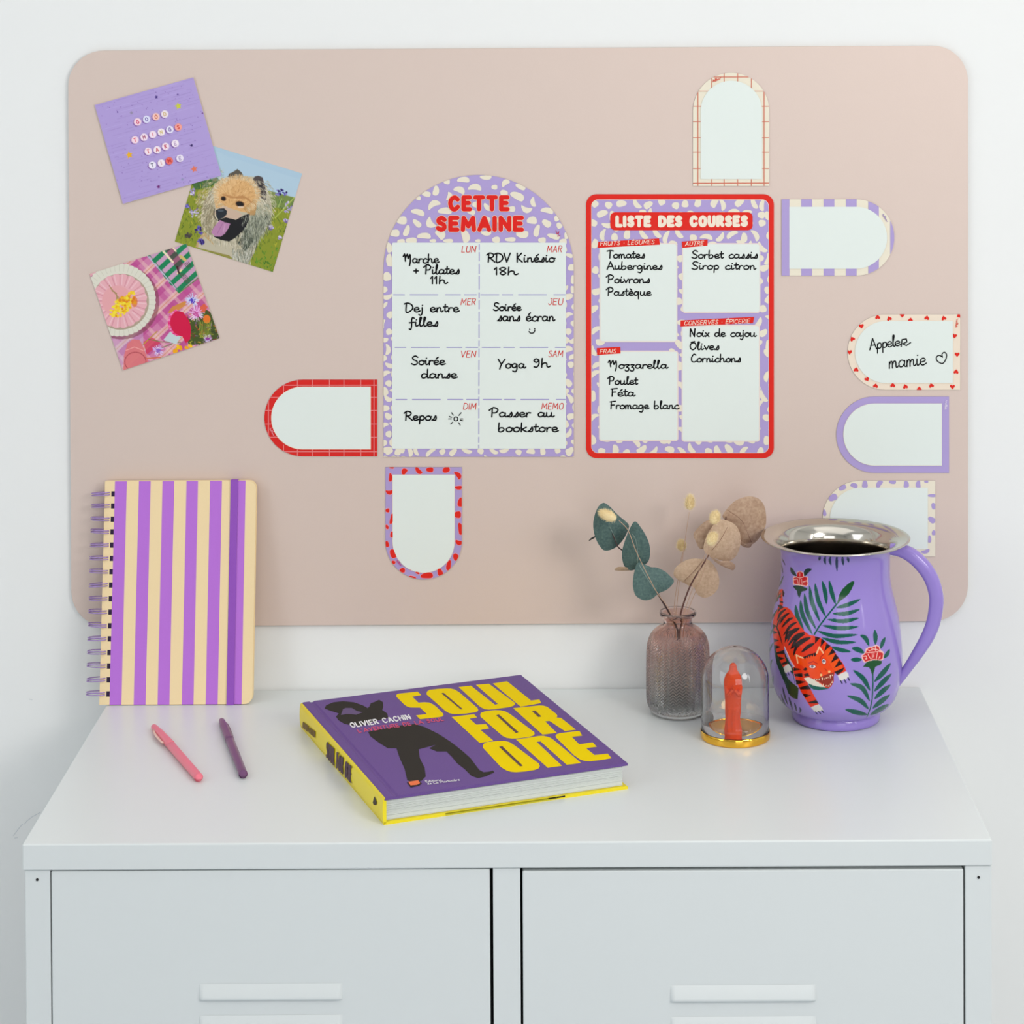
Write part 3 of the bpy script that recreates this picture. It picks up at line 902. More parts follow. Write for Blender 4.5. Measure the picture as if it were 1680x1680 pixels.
for a in (('Tomates', 996, 1057.7, 423.6), ('Aubergines', 996, 1086.5, 442.2), ('Poivrons', 996.5, 1066, 464.2), ('Pastèque', 996.5, 1068, 484.9), ('Sorbet cassis', 1135.5, 1243, 423.8), ('Sirop citron', 1135.5, 1239.8, 442),
          ('Noix de cajou', 1131.5, 1239.8, 552.2), ('Olives', 1132, 1179.9, 573.8), ('Cornichons', 1134, 1215.2, 594), ('Mozzarella', 999.5, 1094.4, 604.4), ('Poulet', 998.5, 1046, 630.8), ('Féta', 1002.5, 1040.4, 650), ('Fromage blanc', 1001, 1113.5, 671)):
    hand(*a, cap=12.8, w=2.15)
f.build('handwriting', lst)
#@@PHOTOS
# ================================================================ PRINTED PHOTOGRAPHS
def photo(name, label, corners, canvas, level, n=230):
    """a square print, corners TL TR BR BL as seen; canvas painted in the same frame"""
    TL, TR, BR, BL = [np.array(p, float) for p in corners]
    Y = YB - .0006 * level
    P = (TL + BR) / 2
    c = at_y(P[0], P[1], Y)
    e = empty(name, (c[0], YB, c[2]), label, 'photo', 'square photo prints on the board')
    a = (np.arange(n) / (n - 1.0))[None, :, None]; b = (np.arange(n) / (n - 1.0))[:, None, None]
    XY = (TL * (1 - a) + TR * a) * (1 - b) + (BL * (1 - a) + BR * a) * b
    XY = XY.reshape(-1, 2)
    D = _f[None] + CR[None] * ((XY[:, :1] - PX) / F) - CU[None] * ((XY[:, 1:] - PY) / F)
    V = CAM[None] + D * ((Y - CAM[1]) / D[:, 1:2])
    col = canvas.sample(XY[:, 0], XY[:, 1])
    grid_mesh('printed_picture', V, n, n, col, vcol_mat(name + '_print', rough=.4, spec=.35), e, smooth=False, flip=True)
    f = Flat(Y + .00045)
    f.slab([TL, TR, BR, BL], ink((236, 234, 230)), .0004)
    f.build('photo_paper', e)
    return e
R2 = random.Random(3)
# -- the lilac print with letter beads
lc = ((155.3, 172.4), (317.1, 126.9), (363.1, 287.9), (201.7, 334.3))
C_ = Canvas(150, 120, 370, 340, .33, (181, 160, 218))
q1 = lambda x, y: (140 + x / 7, 110 + y / 7)
dirx = np.array([math.cos(math.radians(-15.7)), math.sin(math.radians(-15.7))]); diry = np.array([-dirx[1], dirx[0]])
o0 = np.array(lc[0])
for k in range(34):
    t = (k + .5) * 168 / 34
    a = o0 + diry * t
    for j in range(6):
        s0 = R2.uniform(0, 150); 
        C_.line([a + dirx * s0, a + dirx * (s0 + R2.uniform(8, 30))], .8, (160, 140, 202), .55)
    s0 = R2.uniform(0, 120); C_.line([a + dirx * s0, a + dirx * (s0 + 40)], .9, (197, 178, 232), .5)
for k in range(120):
    p = o0 + dirx * R2.uniform(2, 166) + diry * R2.uniform(2, 166)
    C_.ell(p[0], p[1], R2.uniform(.5, .95), R2.uniform(.5, .8), (120, 88, 172), al=.75)
def star(cv, x, y, r, color, a0=0):
    P = []
    for k in range(10):
        a = math.radians(a0 + 36 * k); rr = r if k % 2 == 0 else r * .5
        P.append((x + rr * math.sin(a), y - rr * math.cos(a)))
    cv.poly(P, color)
for x, y, r, c in ((815, 345, 3.2, (66, 40, 130)), (1220, 900, 3.2, (52, 30, 100)), (840, 1375, 3.4, (110, 20, 110)), (1068, 448, 6.2, (208, 208, 70)), (505, 1010, 6.4, (240, 180, 40)), (1250, 1172, 6, (232, 120, 90)),
                   (530, 525, 3.5, (150, 140, 170)), (1115, 1290, 3, (150, 150, 190)), (1345, 530, 2, (110, 60, 140)), (370, 517, 1.8, (90, 60, 150)), (1060, 315, 1.8, (80, 50, 140))):
    p = q1(x, y); star(C_, p[0], p[1], r, c, -15)
for t, row in (('GOOD', ((600,630,(214,70,110),(250,214,226)), (703,600,(96,80,160),(226,224,246)), (812,570,(206,100,40),(244,196,190)), (912,540,(214,180,120),(240,226,236)))),
               ('THINGS', ((570,837,(222,80,90),(246,214,228)), (675,805,(170,80,110),(244,222,236)), (775,775,(214,110,120),(244,222,236)), (872,748,(214,190,120),(244,230,236)), (970,718,(110,90,160),(232,226,246)), (1068,690,(214,60,50),(244,160,150)))),
               ('TAKE', ((722,967,(214,80,80),(246,224,236)), (825,950,(200,60,70),(246,228,238)), (922,912,(190,60,90),(246,224,236)), (1033,878,(190,160,200),(244,230,240)))),
               ('TIME', ((770,1127,(90,90,110),(240,232,246)), (873,1103,(220,170,170),(242,228,236)), (965,1077,(190,30,30),(236,110,100)), (1087,1048,(170,150,190),(236,226,242))))):
    for ch, (x, y, c, bg) in zip(t, row):
        p = q1(x, y)
        C_.ell(p[0] - 1.5, p[1] + 1.2, 6.2, 6.2, (128, 84, 160), al=.8)
        C_.ell(p[0], p[1], 6.1, 6.1, bg); C_.ell(p[0], p[1], 5.0, 5.0, tuple(min(255, v + 8) for v in bg))
        w_, st = glyph_strokes(ch, CAPS)
        for L in st:
            C_.line([np.array(p) + dirx * ((u - w_ / 2) * 5.6) - diry * ((v - .5) * 5.6) for u, v in L], 1.25, c)
photo('photo_print', 'lilac square print spelling good things take time in round letter beads', lc, C_, 3)

# -- the dog
dc = ((334.7, 234.8), (495.6, 284.8), (447.7, 446.3), (286.8, 396.3))
C_ = Canvas(280, 228, 500, 452, .33, (180, 205, 222))
d = lambda x, y: (280 + x / 7.304, 230 + y / 7.304)
D_ = lambda P: [d(*p) for p in P]
C_.poly(D_([(200, -20), (800, 0), (1600, 330), (1650, 500), (700, 200)]), (172, 200, 220), .5)
C_.poly(D_([(0, 470), (250, 500), (560, 465), (1000, 560), (1500, 690), (1700, 760), (1400, 1700), (-50, 1400)]), (138, 148, 42))
C_.poly(D_([(250, 520), (560, 450), (600, 500), (520, 540), (300, 600)]), (70, 110, 60))
C_.poly(D_([(330, 600), (470, 600), (400, 760), (290, 760)]), (168, 158, 82))
for k in range(1500):
    x, y = R2.uniform(40, 1560), R2.uniform(500, 1600)
    if y < 500 + (x - 560) * .25: continue
    c = R2.choice(((150, 165, 50), (110, 130, 34), (176, 172, 60), (84, 108, 30), (190, 180, 50), (60, 84, 30)))
    if x > 950 and y > 1280: c = R2.choice(((40, 130, 30), (60, 150, 40), (30, 100, 30), (120, 150, 40)))
    p = d(x, y); a = R2.uniform(-2.2, -.9); l = R2.uniform(2, 6)
    C_.line([p, (p[0] + l * math.cos(a), p[1] + l * math.sin(a))], R2.uniform(.6, 1.4), c, .8)
C_.poly(D_([(1180, 600), (1500, 700), (1440, 830), (1220, 800)]), (100, 130, 96), .5)
def flower(cx, cy, r, cols, n=16):
    for k in range(n):
        a = R2.uniform(0, 6.28); q = r * math.sqrt(R2.random()); p = d(cx + q * math.cos(a), cy + q * .8 * math.sin(a))
        C_.ell(p[0], p[1], R2.uniform(1.2, 2.6), R2.uniform(1.0, 2.0), R2.choice(cols), ang=R2.uniform(0, 180))
pur = ((74, 60, 150), (100, 90, 180), (50, 36, 100), (140, 130, 200)); lav = ((190, 176, 210), (160, 146, 196), (120, 100, 150), (214, 204, 224))
for a in ((1330, 640, 70, pur), (1400, 800, 75, lav), (280, 865, 70, lav), (265, 620, 45, lav), (1390, 965, 30, lav), (1200, 1045, 30, lav), (200, 790, 20, pur), (1310, 1165, 18, lav)): flower(*a)
C_.line(D_([(1480, 690), (1350, 830), (1250, 930)]), 1.6, (176, 190, 90)); C_.line(D_([(1330, 700), (1290, 800)]), 1.4, (170, 190, 110))
mane = [(600,470),(540,520),(470,620),(400,740),(365,900),(365,1000),(400,1080),(470,1150),(520,1260),(400,1150),(330,1250),(330,1290),(540,1340),(700,1380),(760,1430),(930,1490),(1000,1350),(1060,1180),(1190,1000),(1220,850),(1200,700),(1150,560),(1100,500),(1000,440),(900,430),(760,430)]
C_.poly(D_([(560, 1200), (720, 1240), (760, 1430), (330, 1290), (340, 1220)]), (150, 140, 70))
C_.poly(D_([(400, 1100), (540, 1180), (560, 1340), (300, 1280), (320, 1200)]), (196, 164, 116))
C_.poly(D_(mane), (196, 186, 162))
C_.poly(D_([(680,440),(700,400),(740,385),(800,345),(850,385),(880,450),(780,460)]), (92, 84, 72))
C_.poly(D_([(985,470),(1010,435),(1050,425),(1100,445),(1125,520),(1150,650),(1145,740),(1060,670),(1020,560)]), (82, 72, 72))
C_.poly(D_([(1030, 480), (1080, 470), (1110, 560), (1120, 660), (1060, 640)]), (52, 44, 48))
C_.poly(D_([(1000,800),(1180,760),(1215,860),(1150,1020),(1060,1180),(960,1300),(860,1100),(950,960)]), (158, 160, 138))
C_.poly(D_([(740,1100),(860,1060),(960,1080),(1000,1200),(900,1330),(790,1230)]), (50, 58, 48))
C_.poly(D_([(380,800),(520,740),(540,980),(500,1150),(430,1100),(370,1000)]), (150, 140, 112))
cx0, cy0 = 780, 760
for k in range(2600):
    a = R2.uniform(0, 6.28); q = R2.uniform(250, 470)
    x, y = cx0 + q * math.cos(a), cy0 + q * 1.15 * math.sin(a)
    if y > 1250 and x < 700: continue
    if y < 480 and 640 < x < 1150: continue
    if x < 400 and y < 640: continue
    if math.hypot(x - 790, (y - 760)) > 460 and y < 700: continue
    base = R2.choice(((228, 222, 204), (206, 196, 170), (170, 160, 134), (140, 134, 112), (216, 204, 170)))
    if x > 880 and y > 900: base = R2.choice(((120, 124, 104), (170, 172, 152), (84, 90, 74), (200, 200, 184), (150, 152, 130)))
    if x < 560 and y < 1100: base = R2.choice(((214, 200, 168), (160, 144, 112), (130, 118, 92), (232, 222, 196)))
    p = d(x, y); l = R2.uniform(3, 9) ; aa = a + R2.uniform(-.3, .3) + (.3 if x > 800 else -.3)
    C_.line([p, (p[0] + l * .5 * math.cos(aa), p[1] + l * (.5 * math.sin(aa) + .45))], R2.uniform(.5, 1.1), base, .7)
C_.poly(D_([(690,480),(760,455),(860,465),(930,490),(1000,570),(1030,680),(1025,800),(990,870),(930,870),(860,860),(760,830),(700,820),(600,800),(540,820),(525,740),(550,640),(600,550)]), (222, 174, 116))
C_.poly(D_([(560,560),(690,480),(760,460),(800,520),(700,600),(600,650),(560,680)]), (232, 190, 136), .8)
C_.poly(D_([(870,820),(1010,700),(1030,800),(1010,900),(940,900)]), (190, 146, 92), .9)
for k in range(900):
    x, y = R2.gauss(790, 130), R2.gauss(650, 100)
    if not (540 < x < 1030 and 470 < y < 850): continue
    p = d(x, y); a = math.atan2(y - 800, x - 700) + R2.uniform(-.3, .3); l = R2.uniform(1.5, 4)
    C_.line([p, (p[0] + l * math.cos(a), p[1] + l * math.sin(a))], .7, R2.choice(((240, 204, 150), (206, 150, 92), (226, 180, 122), (186, 130, 76))), .55)
for k in range(900):
    a = R2.uniform(0, 6.28); q = R2.uniform(.88, 1.08)
    x, y = 790 + 245 * q * math.cos(a), 650 + 195 * q * math.sin(a)
    if y > 800 and x < 900: continue
    p = d(x, y); aa = a + R2.uniform(-.35, .35); l = R2.uniform(2.5, 6)
    C_.line([p, (p[0] + l * math.cos(aa), p[1] + l * math.sin(aa))], R2.uniform(.6, 1.1), R2.choice(((228, 186, 130), (236, 206, 160), (210, 162, 108), (226, 214, 186), (196, 170, 130))), .7)
C_.poly(D_([(600,640),(700,690),(800,700),(900,700),(1000,780),(940,700),(860,660),(760,680),(660,650)]), (188, 132, 80), .8)
C_.poly(D_([(545,830),(640,790),(760,830),(860,890),(800,950),(700,940),(600,930),(545,905),(525,870)]), (206, 178, 156))
C_.poly(D_([(560,955),(660,925),(780,955),(880,900),(945,880),(940,960),(900,1040),(850,1100),(760,1180),(700,1215),(600,1195),(520,1160),(540,1060),(600,1000)]), (22, 20, 24))
C_.poly(D_([(590,955),(650,985),(715,1000),(690,1060),(650,1120),(600,1155),(535,1155),(485,1105),(520,1040)]), (186, 132, 172))
C_.line(D_([(620, 1000), (580, 1080), (560, 1120)]), 1.2, (150, 96, 140), .6); C_.line(D_([(650, 1010), (630, 1100)]), 2, (214, 166, 200), .6)
C_.poly(D_([(540,840),(580,820),(640,815),(675,850),(670,890),(630,930),(570,950),(545,910)]), (34, 40, 48))
p = d(600, 845); C_.ell(p[0], p[1], 5, 1.8, (100, 112, 124), al=.6)
C_.line(D_([(525, 820), (515, 900), (550, 960)]), 1.4, (60, 50, 44), .8)
for x, y, rx, ry, a in ((632, 700, 3.4, 3.0, 20), (830, 765, 6.2, 3.8, 12)):
    p = d(x, y); C_.ell(p[0], p[1], rx + 1.4, ry + 1.2, (130, 86, 52), ang=a); C_.ell(p[0], p[1], rx, ry, (24, 16, 14), ang=a)
p = d(840, 800); C_.ell(p[0], p[1], 5, 1.4, (236, 216, 196), al=.8)
for k in range(500):
    x, y = R2.uniform(860, 1200), R2.uniform(880, 1450)
    if y > 1000 + (1200 - x) * 1.6 or (x > 1050 and y > 1150): continue
    p = d(x, y); C_.line([p, (p[0] + R2.uniform(-3, 2), p[1] + R2.uniform(3, 8))], .8, R2.choice(((130, 134, 116), (60, 66, 56), (190, 192, 176), (96, 100, 84))), .7)
for k in range(240):
    x, y = R2.uniform(740, 960), R2.uniform(1300, 1480)
    p = d(x, y); C_.line([p, (p[0] + R2.uniform(-2, 2), p[1] + R2.uniform(3, 8))], .9, R2.choice(((190, 190, 176), (150, 150, 134), (110, 112, 96), (214, 212, 200))), .75)
for a in ((330, 1080, 62, pur), (365, 1215, 38, pur), (210, 1140, 34, ((70, 60, 60), (90, 90, 60)))): flower(*a, n=22)
photo('photo_print', 'square photo of a fluffy tan dog with its tongue out in a meadow', dc, C_, 1)

# -- the picnic table
pc = ((147.1, 449.3), (305.7, 400.0), (360.4, 555.0), (201.4, 607.6))
C_ = Canvas(140, 392, 368, 614, .33, (212, 128, 170))
g = lambda x, y: (135 + x / 7, 385 + y / 7)
G_ = lambda P: [g(*p) for p in P]
Xg, Yg = np.meshgrid(C_.x0 + (np.arange(C_.W) + .5) * C_.res, C_.y0 + (np.arange(C_.Hh) + .5) * C_.res)
ua = ((Xg - 135) * 7 * .68 + (Yg - 385) * 7 * .733); ub = (-(Xg - 135) * 7 * .733 + (Yg - 385) * 7 * .68)
A_ = C_.a
A_[(ua % 210) < 70] = (196, 88, 150)
M1 = (ub % 230) < 60
A_[M1] = A_[M1] * .55 + np.array((190, 70, 140)) * .45
M2 = ((ua % 210) > 150); A_[M2] = A_[M2] * .45 + np.array((244, 216, 190)) * .55
M3 = ((ub % 230) > 150) & ((ub % 230) < 190); A_[M3] = A_[M3] * .5 + np.array((240, 200, 190)) * .5
M4 = ((ua % 210) > 176) & ((ua % 210) < 184); A_[M4] = A_[M4] * .4 + np.array((214, 130, 60)) * .6
M5 = (Yg > g(0, 1100)[1]) & (Xg < g(700, 0)[0]); A_[M5] = A_[M5] * .6 + np.array((206, 200, 222)) * .4
nap = G_([(740, 235), (905, 170), (1190, 95), (1340, 480), (1110, 675), (1000, 560)])
cn = Canvas(140, 392, 368, 614, .33, (206, 160, 190)); 
t_ = (ua % 108) < 56
cn.a[t_] = (22, 132, 84)
mk = Canvas(140, 392, 368, 614, .33, (0, 0, 0)); mk.poly(nap, (1, 1, 1))
A_[mk.a[..., 0] > .5] = cn.a[mk.a[..., 0] > .5]
C_.line(G_([(740, 235), (1100, 640)]), 1.6, (190, 190, 214)); C_.line(G_([(765, 225), (1125, 670)]), 1.0, (22, 132, 84))
C_.poly(G_([(950, 165), (1050, 140), (1160, 340), (1100, 420)]), (120, 40, 60), .55)
C_.line(G_([(1110, 670), (1340, 490)]), 1.6, (90, 130, 60))
C_.line(G_([(930, 190), (1040, 315)]), 3.4, (244, 226, 190)); C_.line(G_([(1040, 150), (1075, 190)]), 2.6, (244, 226, 190))
C_.line(G_([(1130, 250), (1180, 290)]), 5, (214, 186, 110)); C_.line(G_([(1095, 445), (1140, 405)]), 3, (244, 222, 160))
for k in range(4):
    C_.line(G_([(1165 + 18 * k, 330 - 6 * k), (1215 + 12 * k, 385 - 8 * k)]), .9, (70, 50, 50))
    C_.line(G_([(1110 + 22 * k, 440 + 4 * k), (1200 + 14 * k, 560 - 10 * k)]), .9, (96, 60, 60))
C_.line(G_([(1090, 370), (1110, 440)]), 3, (60, 26, 30))
def scallop(cx, cy, r, n, amp, color, a0=0):
    P = []
    for k in range(n * 8):
        a = 2 * PI * k / (n * 8); rr = r * (1 + amp * abs(math.sin(n * a / 2)))
        P.append(g(cx + rr * math.cos(a), cy + rr * math.sin(a)))
    C_.poly(P, color)
def inpic(P): return P
p = g(450, 775); C_.ell(p[0], p[1], 62, 61, (120, 60, 70), al=.55)
scallop(425, 750, 412, 44, .022, (226, 222, 206))
for k in range(44):
    a = 2 * PI * k / 44
    C_.line(G_([(425 + 330 * math.cos(a), 750 + 330 * math.sin(a)), (425 + 412 * math.cos(a), 750 + 412 * math.sin(a))]), .7, (196, 192, 172), .7)
p = g(440, 770); C_.ell(p[0], p[1], 46.5, 46, (150, 120, 96), al=.6)
scallop(432, 762, 300, 20, .05, (236, 176, 184))
for k in range(20):
    a = 2 * PI * k / 20
    C_.line(G_([(432 + 175 * math.cos(a), 762 + 175 * math.sin(a)), (432 + 300 * math.cos(a), 762 + 300 * math.sin(a))]), 1.3, (214, 134, 150), .8)
    b = a + .1
    C_.line(G_([(432 + 190 * math.cos(b), 762 + 190 * math.sin(b)), (432 + 300 * math.cos(b), 762 + 300 * math.sin(b))]), 1.7, (246, 206, 212), .7)
p = g(400, 760); C_.ell(p[0], p[1], 25, 25, (234, 168, 172))
for k in range(6): C_.line(G_([(310 + 6 * k, 580 + 14 * k), (370 + 5 * k, 670), (440 - 10 * k, 740 + 12 * k)]), .8, (170, 140, 90))
for k in range(110):
    a, q = R2.uniform(0, 6.28), 1.1 * math.sqrt(R2.random()); x = 480 + 150 * q * math.cos(a) * .9 - 60 * math.sin(a) * q; y = 800 + 125 * q * math.sin(a) - 40 * math.cos(a) * q
    p = g(x, y); C_.ell(p[0], p[1], R2.uniform(1.6, 3), R2.uniform(1.6, 3), R2.choice(((248, 208, 40), (244, 180, 20), (250, 224, 60), (226, 140, 20))))
p = g(600, 770); C_.ell(p[0], p[1], 5, 9, (226, 110, 20), al=.6)
C_.poly(G_([(470, 1560), (480, 1380), (520, 1250), (580, 1200), (660, 1210), (700, 1290), (740, 1400), (760, 1460), (600, 1520)]), (226, 118, 120), .92)
for k in range(26):
    a = 2 * PI * k / 26
    C_.line(G_([(610 + 122 * math.cos(a), 1460 + 110 * math.sin(a)), (610 + 122 * math.cos(a + .25), 1460 + 110 * math.sin(a + .25))]), 1.3, (170, 60, 70), .8)
C_.line(G_([(500, 1330), (600, 1290), (700, 1330)]), 1.2, (244, 170, 166))
C_.poly(G_([(700, 1230), (800, 1180), (900, 1240), (740, 1380)]), (214, 60, 90), .8)
C_.line(G_([(700, 1260), (860, 1110)]), 1.8, (196, 150, 60)); C_.line(G_([(760, 1200), (900, 1230), (1130, 1240)]), 1.2, (110, 130, 60)); C_.line(G_([(880, 1310), (1020, 1260), (1130, 1180)]), 1.2, (90, 120, 50))
C_.poly(G_([(930, 1210), (1020, 1100), (1140, 1160), (1080, 1260)]), (200, 212, 214))
C_.poly(G_([(1180, 1000), (1420, 860), (1500, 900), (1580, 1190), (1350, 1260), (1230, 1270), (1190, 1200)]), (70, 84, 34))
for k in range(150):
    x, y = R2.uniform(1200, 1560), R2.uniform(880, 1260)
    p = g(x, y); a = R2.uniform(0, 6.28); C_.line([p, (p[0] + 4 * math.cos(a), p[1] + 4 * math.sin(a))], 1.1, R2.choice(((120, 130, 40), (60, 90, 30), (200, 190, 60), (140, 40, 30), (40, 50, 30), (214, 120, 40), (150, 110, 160))), .9)
C_.poly(G_([(980, 900), (1030, 830), (1180, 760), (1200, 800), (1090, 880), (1000, 900)]), (214, 140, 70))
C_.poly(G_([(1000,920),(1060,870),(1160,890),(1230,990),(1250,1080),(1240,1200),(1190,1250),(1150,1170),(1060,1150),(1010,1040)]), (214, 16, 70))
for k in range(60):
    a = R2.uniform(1.8, 4.4); p = g(1120 + 125 * math.cos(a), 1010 + 150 * math.sin(a)); C_.ell(p[0], p[1], 1.8, 1.4, R2.choice(((240, 90, 160), (230, 40, 120), (248, 140, 190))))
C_.poly(G_([(1330, 850), (1400, 790), (1440, 830), (1400, 900)]), (226, 96, 70)); p = g(1430, 970); C_.ell(p[0], p[1], 6, 7, (234, 120, 40))
for cx, cy, r, c1, c2 in ((1262, 755, 85, (206, 214, 246), (90, 60, 190)), (1310, 905, 100, (238, 170, 226), (200, 70, 150)), (870, 1330, 70, (214, 180, 232), (150, 100, 190)), (1440, 1190, 50, (196, 170, 220), (150, 60, 150))):
    for k in range(60):
        a = R2.uniform(0, 6.28); q = r * R2.uniform(.3, 1)
        C_.line(G_([(cx + .3 * q * math.cos(a), cy + .3 * q * math.sin(a)), (cx + q * math.cos(a), cy + q * math.sin(a))]), 1.3, c1 if R2.random() < .8 else (245, 235, 250), .9)
    for k in range(26):
        a = R2.uniform(0, 6.28); q = r * .4 * R2.random(); p = g(cx + q * math.cos(a), cy + q * math.sin(a)); C_.ell(p[0], p[1], 1.1, 1.1, c2)
for x, y in ((1080, 1330), (1130, 1300), (1240, 1280), (1200, 1300), (1060, 1345), (1100, 1290)):
    p = g(x, y); C_.ell(p[0], p[1], 4.4, 2.6, R2.choice(((248, 196, 30), (244, 170, 20))), ang=R2.uniform(0, 90))
for k in range(8): C_.line(G_([(1340 + 20 * k, 1000), (1360 + 14 * k, 1180)]), 1.0, (170, 180, 60), .8)
C_.line(G_([(740, 1420), (900, 1410)]), 1.6, (214, 110, 60))
photo('photo_print', 'square photo of a pink scalloped plate on gingham cloth with flowers', pc, C_, 2)
#@@TABLE
# ================================================================ THE SPIRAL NOTEBOOK
purple_m = mat('purple_card', (188, 114, 218), rough=.5, noise=.03, nscale=700)
cream_m = mat('cream_card', (246, 220, 172), rough=.5, noise=.02, nscale=700)
nbP = [at_z(162.5, 1158.5, H), at_z(414.2, 1156, H)]
by = -.0470
TLn = at_y(172, 790, -.0155); TRn = at_y(420.6, 788, -.0155)
BLn = np.array([nbP[0][0], by, H + .0008]); BRn = np.array([nbP[1][0], by, H + .0008])
ex = BRn - BLn; W_n = np.linalg.norm(ex); ex /= W_n
ez = (TLn + TRn) / 2 - (BLn + BRn) / 2; H_n = np.linalg.norm(ez); ez /= H_n
en = np.cross(ex, ez); en = en if en[1] < 0 else -en       # towards the room
nb = empty('spiral_notebook', (BLn + BRn) / 2 + (0, 0, -.0008), 'purple and cream striped spiral notebook leaning on the pink board', 'notebook')
def NB(u, v, w=0.0): return BLn + ex * u * W_n + ez * v * H_n + en * w
T_N = .0095
def nslab(u0, u1, v0, v1, w0, w1, m, name, par, r=0.0):
    """plate in notebook space with rounded right-hand corners of radius r"""
    P = [(u0, v0)]
    if r > 0:
        for cu, cv, a0 in ((u1 - r / W_n, v0 + r / H_n, -90), (u1 - r / W_n, v1 - r / H_n, 0)):
            for k in range(7):
                a = math.radians(a0 + 15 * k); P.append((cu + r / W_n * math.cos(a), cv + r / H_n * math.sin(a)))
    else: P += [(u1, v0), (u1, v1)]
    P.append((u0, v1))
    mb = MB(); n = len(P)
    Fr = [NB(u, v, w1) for u, v in P]; Bk = [NB(u, v, w0) for u, v in P]
    mb.add(Fr, [tuple(range(n))], m); mb.add(Bk, [tuple(range(n - 1, -1, -1))], m)
    mb.add(Fr + Bk, [(i, n + i, n + (i + 1) % n, (i + 1) % n) for i in range(n)], m)
    return mb.build(name, par)
cov = nslab(0, 1, 0, 1, -.0014, 0, cream_m, 'front_cover', nb, r=.008)
nslab(.012, .985, .006, .994, -T_N + .0014, -.0016, mat('notebook_paper', (238, 232, 220), rough=.8), 'page_block', nb, r=.007)
nslab(0, 1, 0, 1, -T_N, -T_N + .0013, cream_m, 'back_cover', nb, r=.008)
for a, b in ((318, 424), (533, 638), (745, 850), (960, 1063), (1172, 1278)):
    u0 = (a - 228) / (1585 - 228.); u1 = (b - 228) / (1585 - 228.)
    mb = MB(); mb.add([NB(u0, 0, .00012), NB(u1, 0, .00012), NB(u1, 1, .00012), NB(u0, 1, .00012)], [(0, 1, 2, 3)], purple_m); mb.build('purple_stripe', cov)
u0 = (1420 - 228) / 1357.; u1 = (1490 - 228) / 1357.
mb = MB(); mb.add([NB(u0 - .02, 0, .00012), NB(u1, 0, .00012), NB(u1, 1, .00012), NB(u0 - .02, 1, .00012)], [(0, 1, 2, 3)], purple_m); mb.build('purple_stripe', cov)
band_m = mat('elastic_band', (150, 84, 190), rough=.85, bump=.3, bscale=1500)
u0 = (1357 - 228) / 1357.; u1 = (1422 - 228) / 1357.
mb = MB()
ring = [(-.0015, .0010), (1.0015, .0010), (1.0018, -.003), (1.0015, -T_N - .0008), (-.0015, -T_N - .0008), (-.0030, -.003)]
ring = [(-.0012, .0003), (-.0012, .0010), (1.0012, .0010), (1.0012, .0003)]
V = []
for v, w in ((-.004, -T_N), (-.004, .0006), (-.001, .0012), (.5, .0010), (1.001, .0012), (1.0035, .0006), (1.0035, -T_N)):
    V += [NB(u0, v, w), NB(u1, v, w)]
mb.add(V, [(2 * i, 2 * i + 1, 2 * i + 3, 2 * i + 2) for i in range(6)], band_m)
V2 = []
for v, w in ((-.004, -T_N), (-.0035, .0001), (.0, .0005), (.5, .0004), (1.0, .0005), (1.003, .0001), (1.0035, -T_N)):
    V2 += [NB(u0, v, w), NB(u1, v, w)]
mb.add([V[2*i] for i in range(7)] + [V2[2*i] for i in range(7)], [(i, i + 1, 8 + i, 7 + i) for i in range(6)], band_m)
mb.add([V[2*i+1] for i in range(7)] + [V2[2*i+1] for i in range(7)], [(7 + i, 8 + i, i + 1, i) for i in range(6)], band_m)
mb.build('elastic_band', nb)
wire_m = mat('lilac_wire', (168, 140, 196), rough=.25, metal=.35, coat=.3)
hole_m = mat('punched_hole_dark', (44, 28, 58), rough=.9)
ring_px = [811, 831, 853, 874, 896, 918, 940, 962, 984.5, 1006.5, 1029, 1050.5, 1073, 1095, 1117.5, 1140.5]
n_r = len(ring_px)
for k in range(n_r):
    v = 1 - (ring_px[k] - 790) / (1158.5 - 790.)
    uh = .050
    mb = MB()
    a0, a1 = .0026 / H_n, .0024 / H_n
    mb.add([NB(uh - .006, v - a0, .0001), NB(uh + .016, v - a0, .0001), NB(uh + .016, v + a1, .0001), NB(uh - .006, v + a1, .0001)], [(0, 1, 2, 3)], hole_m)
    mb.build('punched_hole', cov)
    mb = MB()
    tilt = ((k * 37) % 7 - 3) * .0004
    for dv in (-.0011, .0011):
        pts = []
        for j in range(19):
            a = math.radians(40 + 330 * j / 18.0 - 180)
            # an oval loop: through the hole, over the front edge, round the outside and behind
            cxu, rw, rn = -.0033, .0104, .0074
            uu = (cxu + rw * math.cos(math.radians(-8 + 352 * j / 18.0)))
            ww = (-T_N / 2 + .0002 + rn * math.sin(math.radians(-8 + 352 * j / 18.0)))
            pts.append(NB(uu / W_n + .0, v + (dv + tilt * (-uu / .02)) / H_n, ww))
        mb.tube(pts, .00058, wire_m, seg=7)
    mb.build('wire_ring', nb)

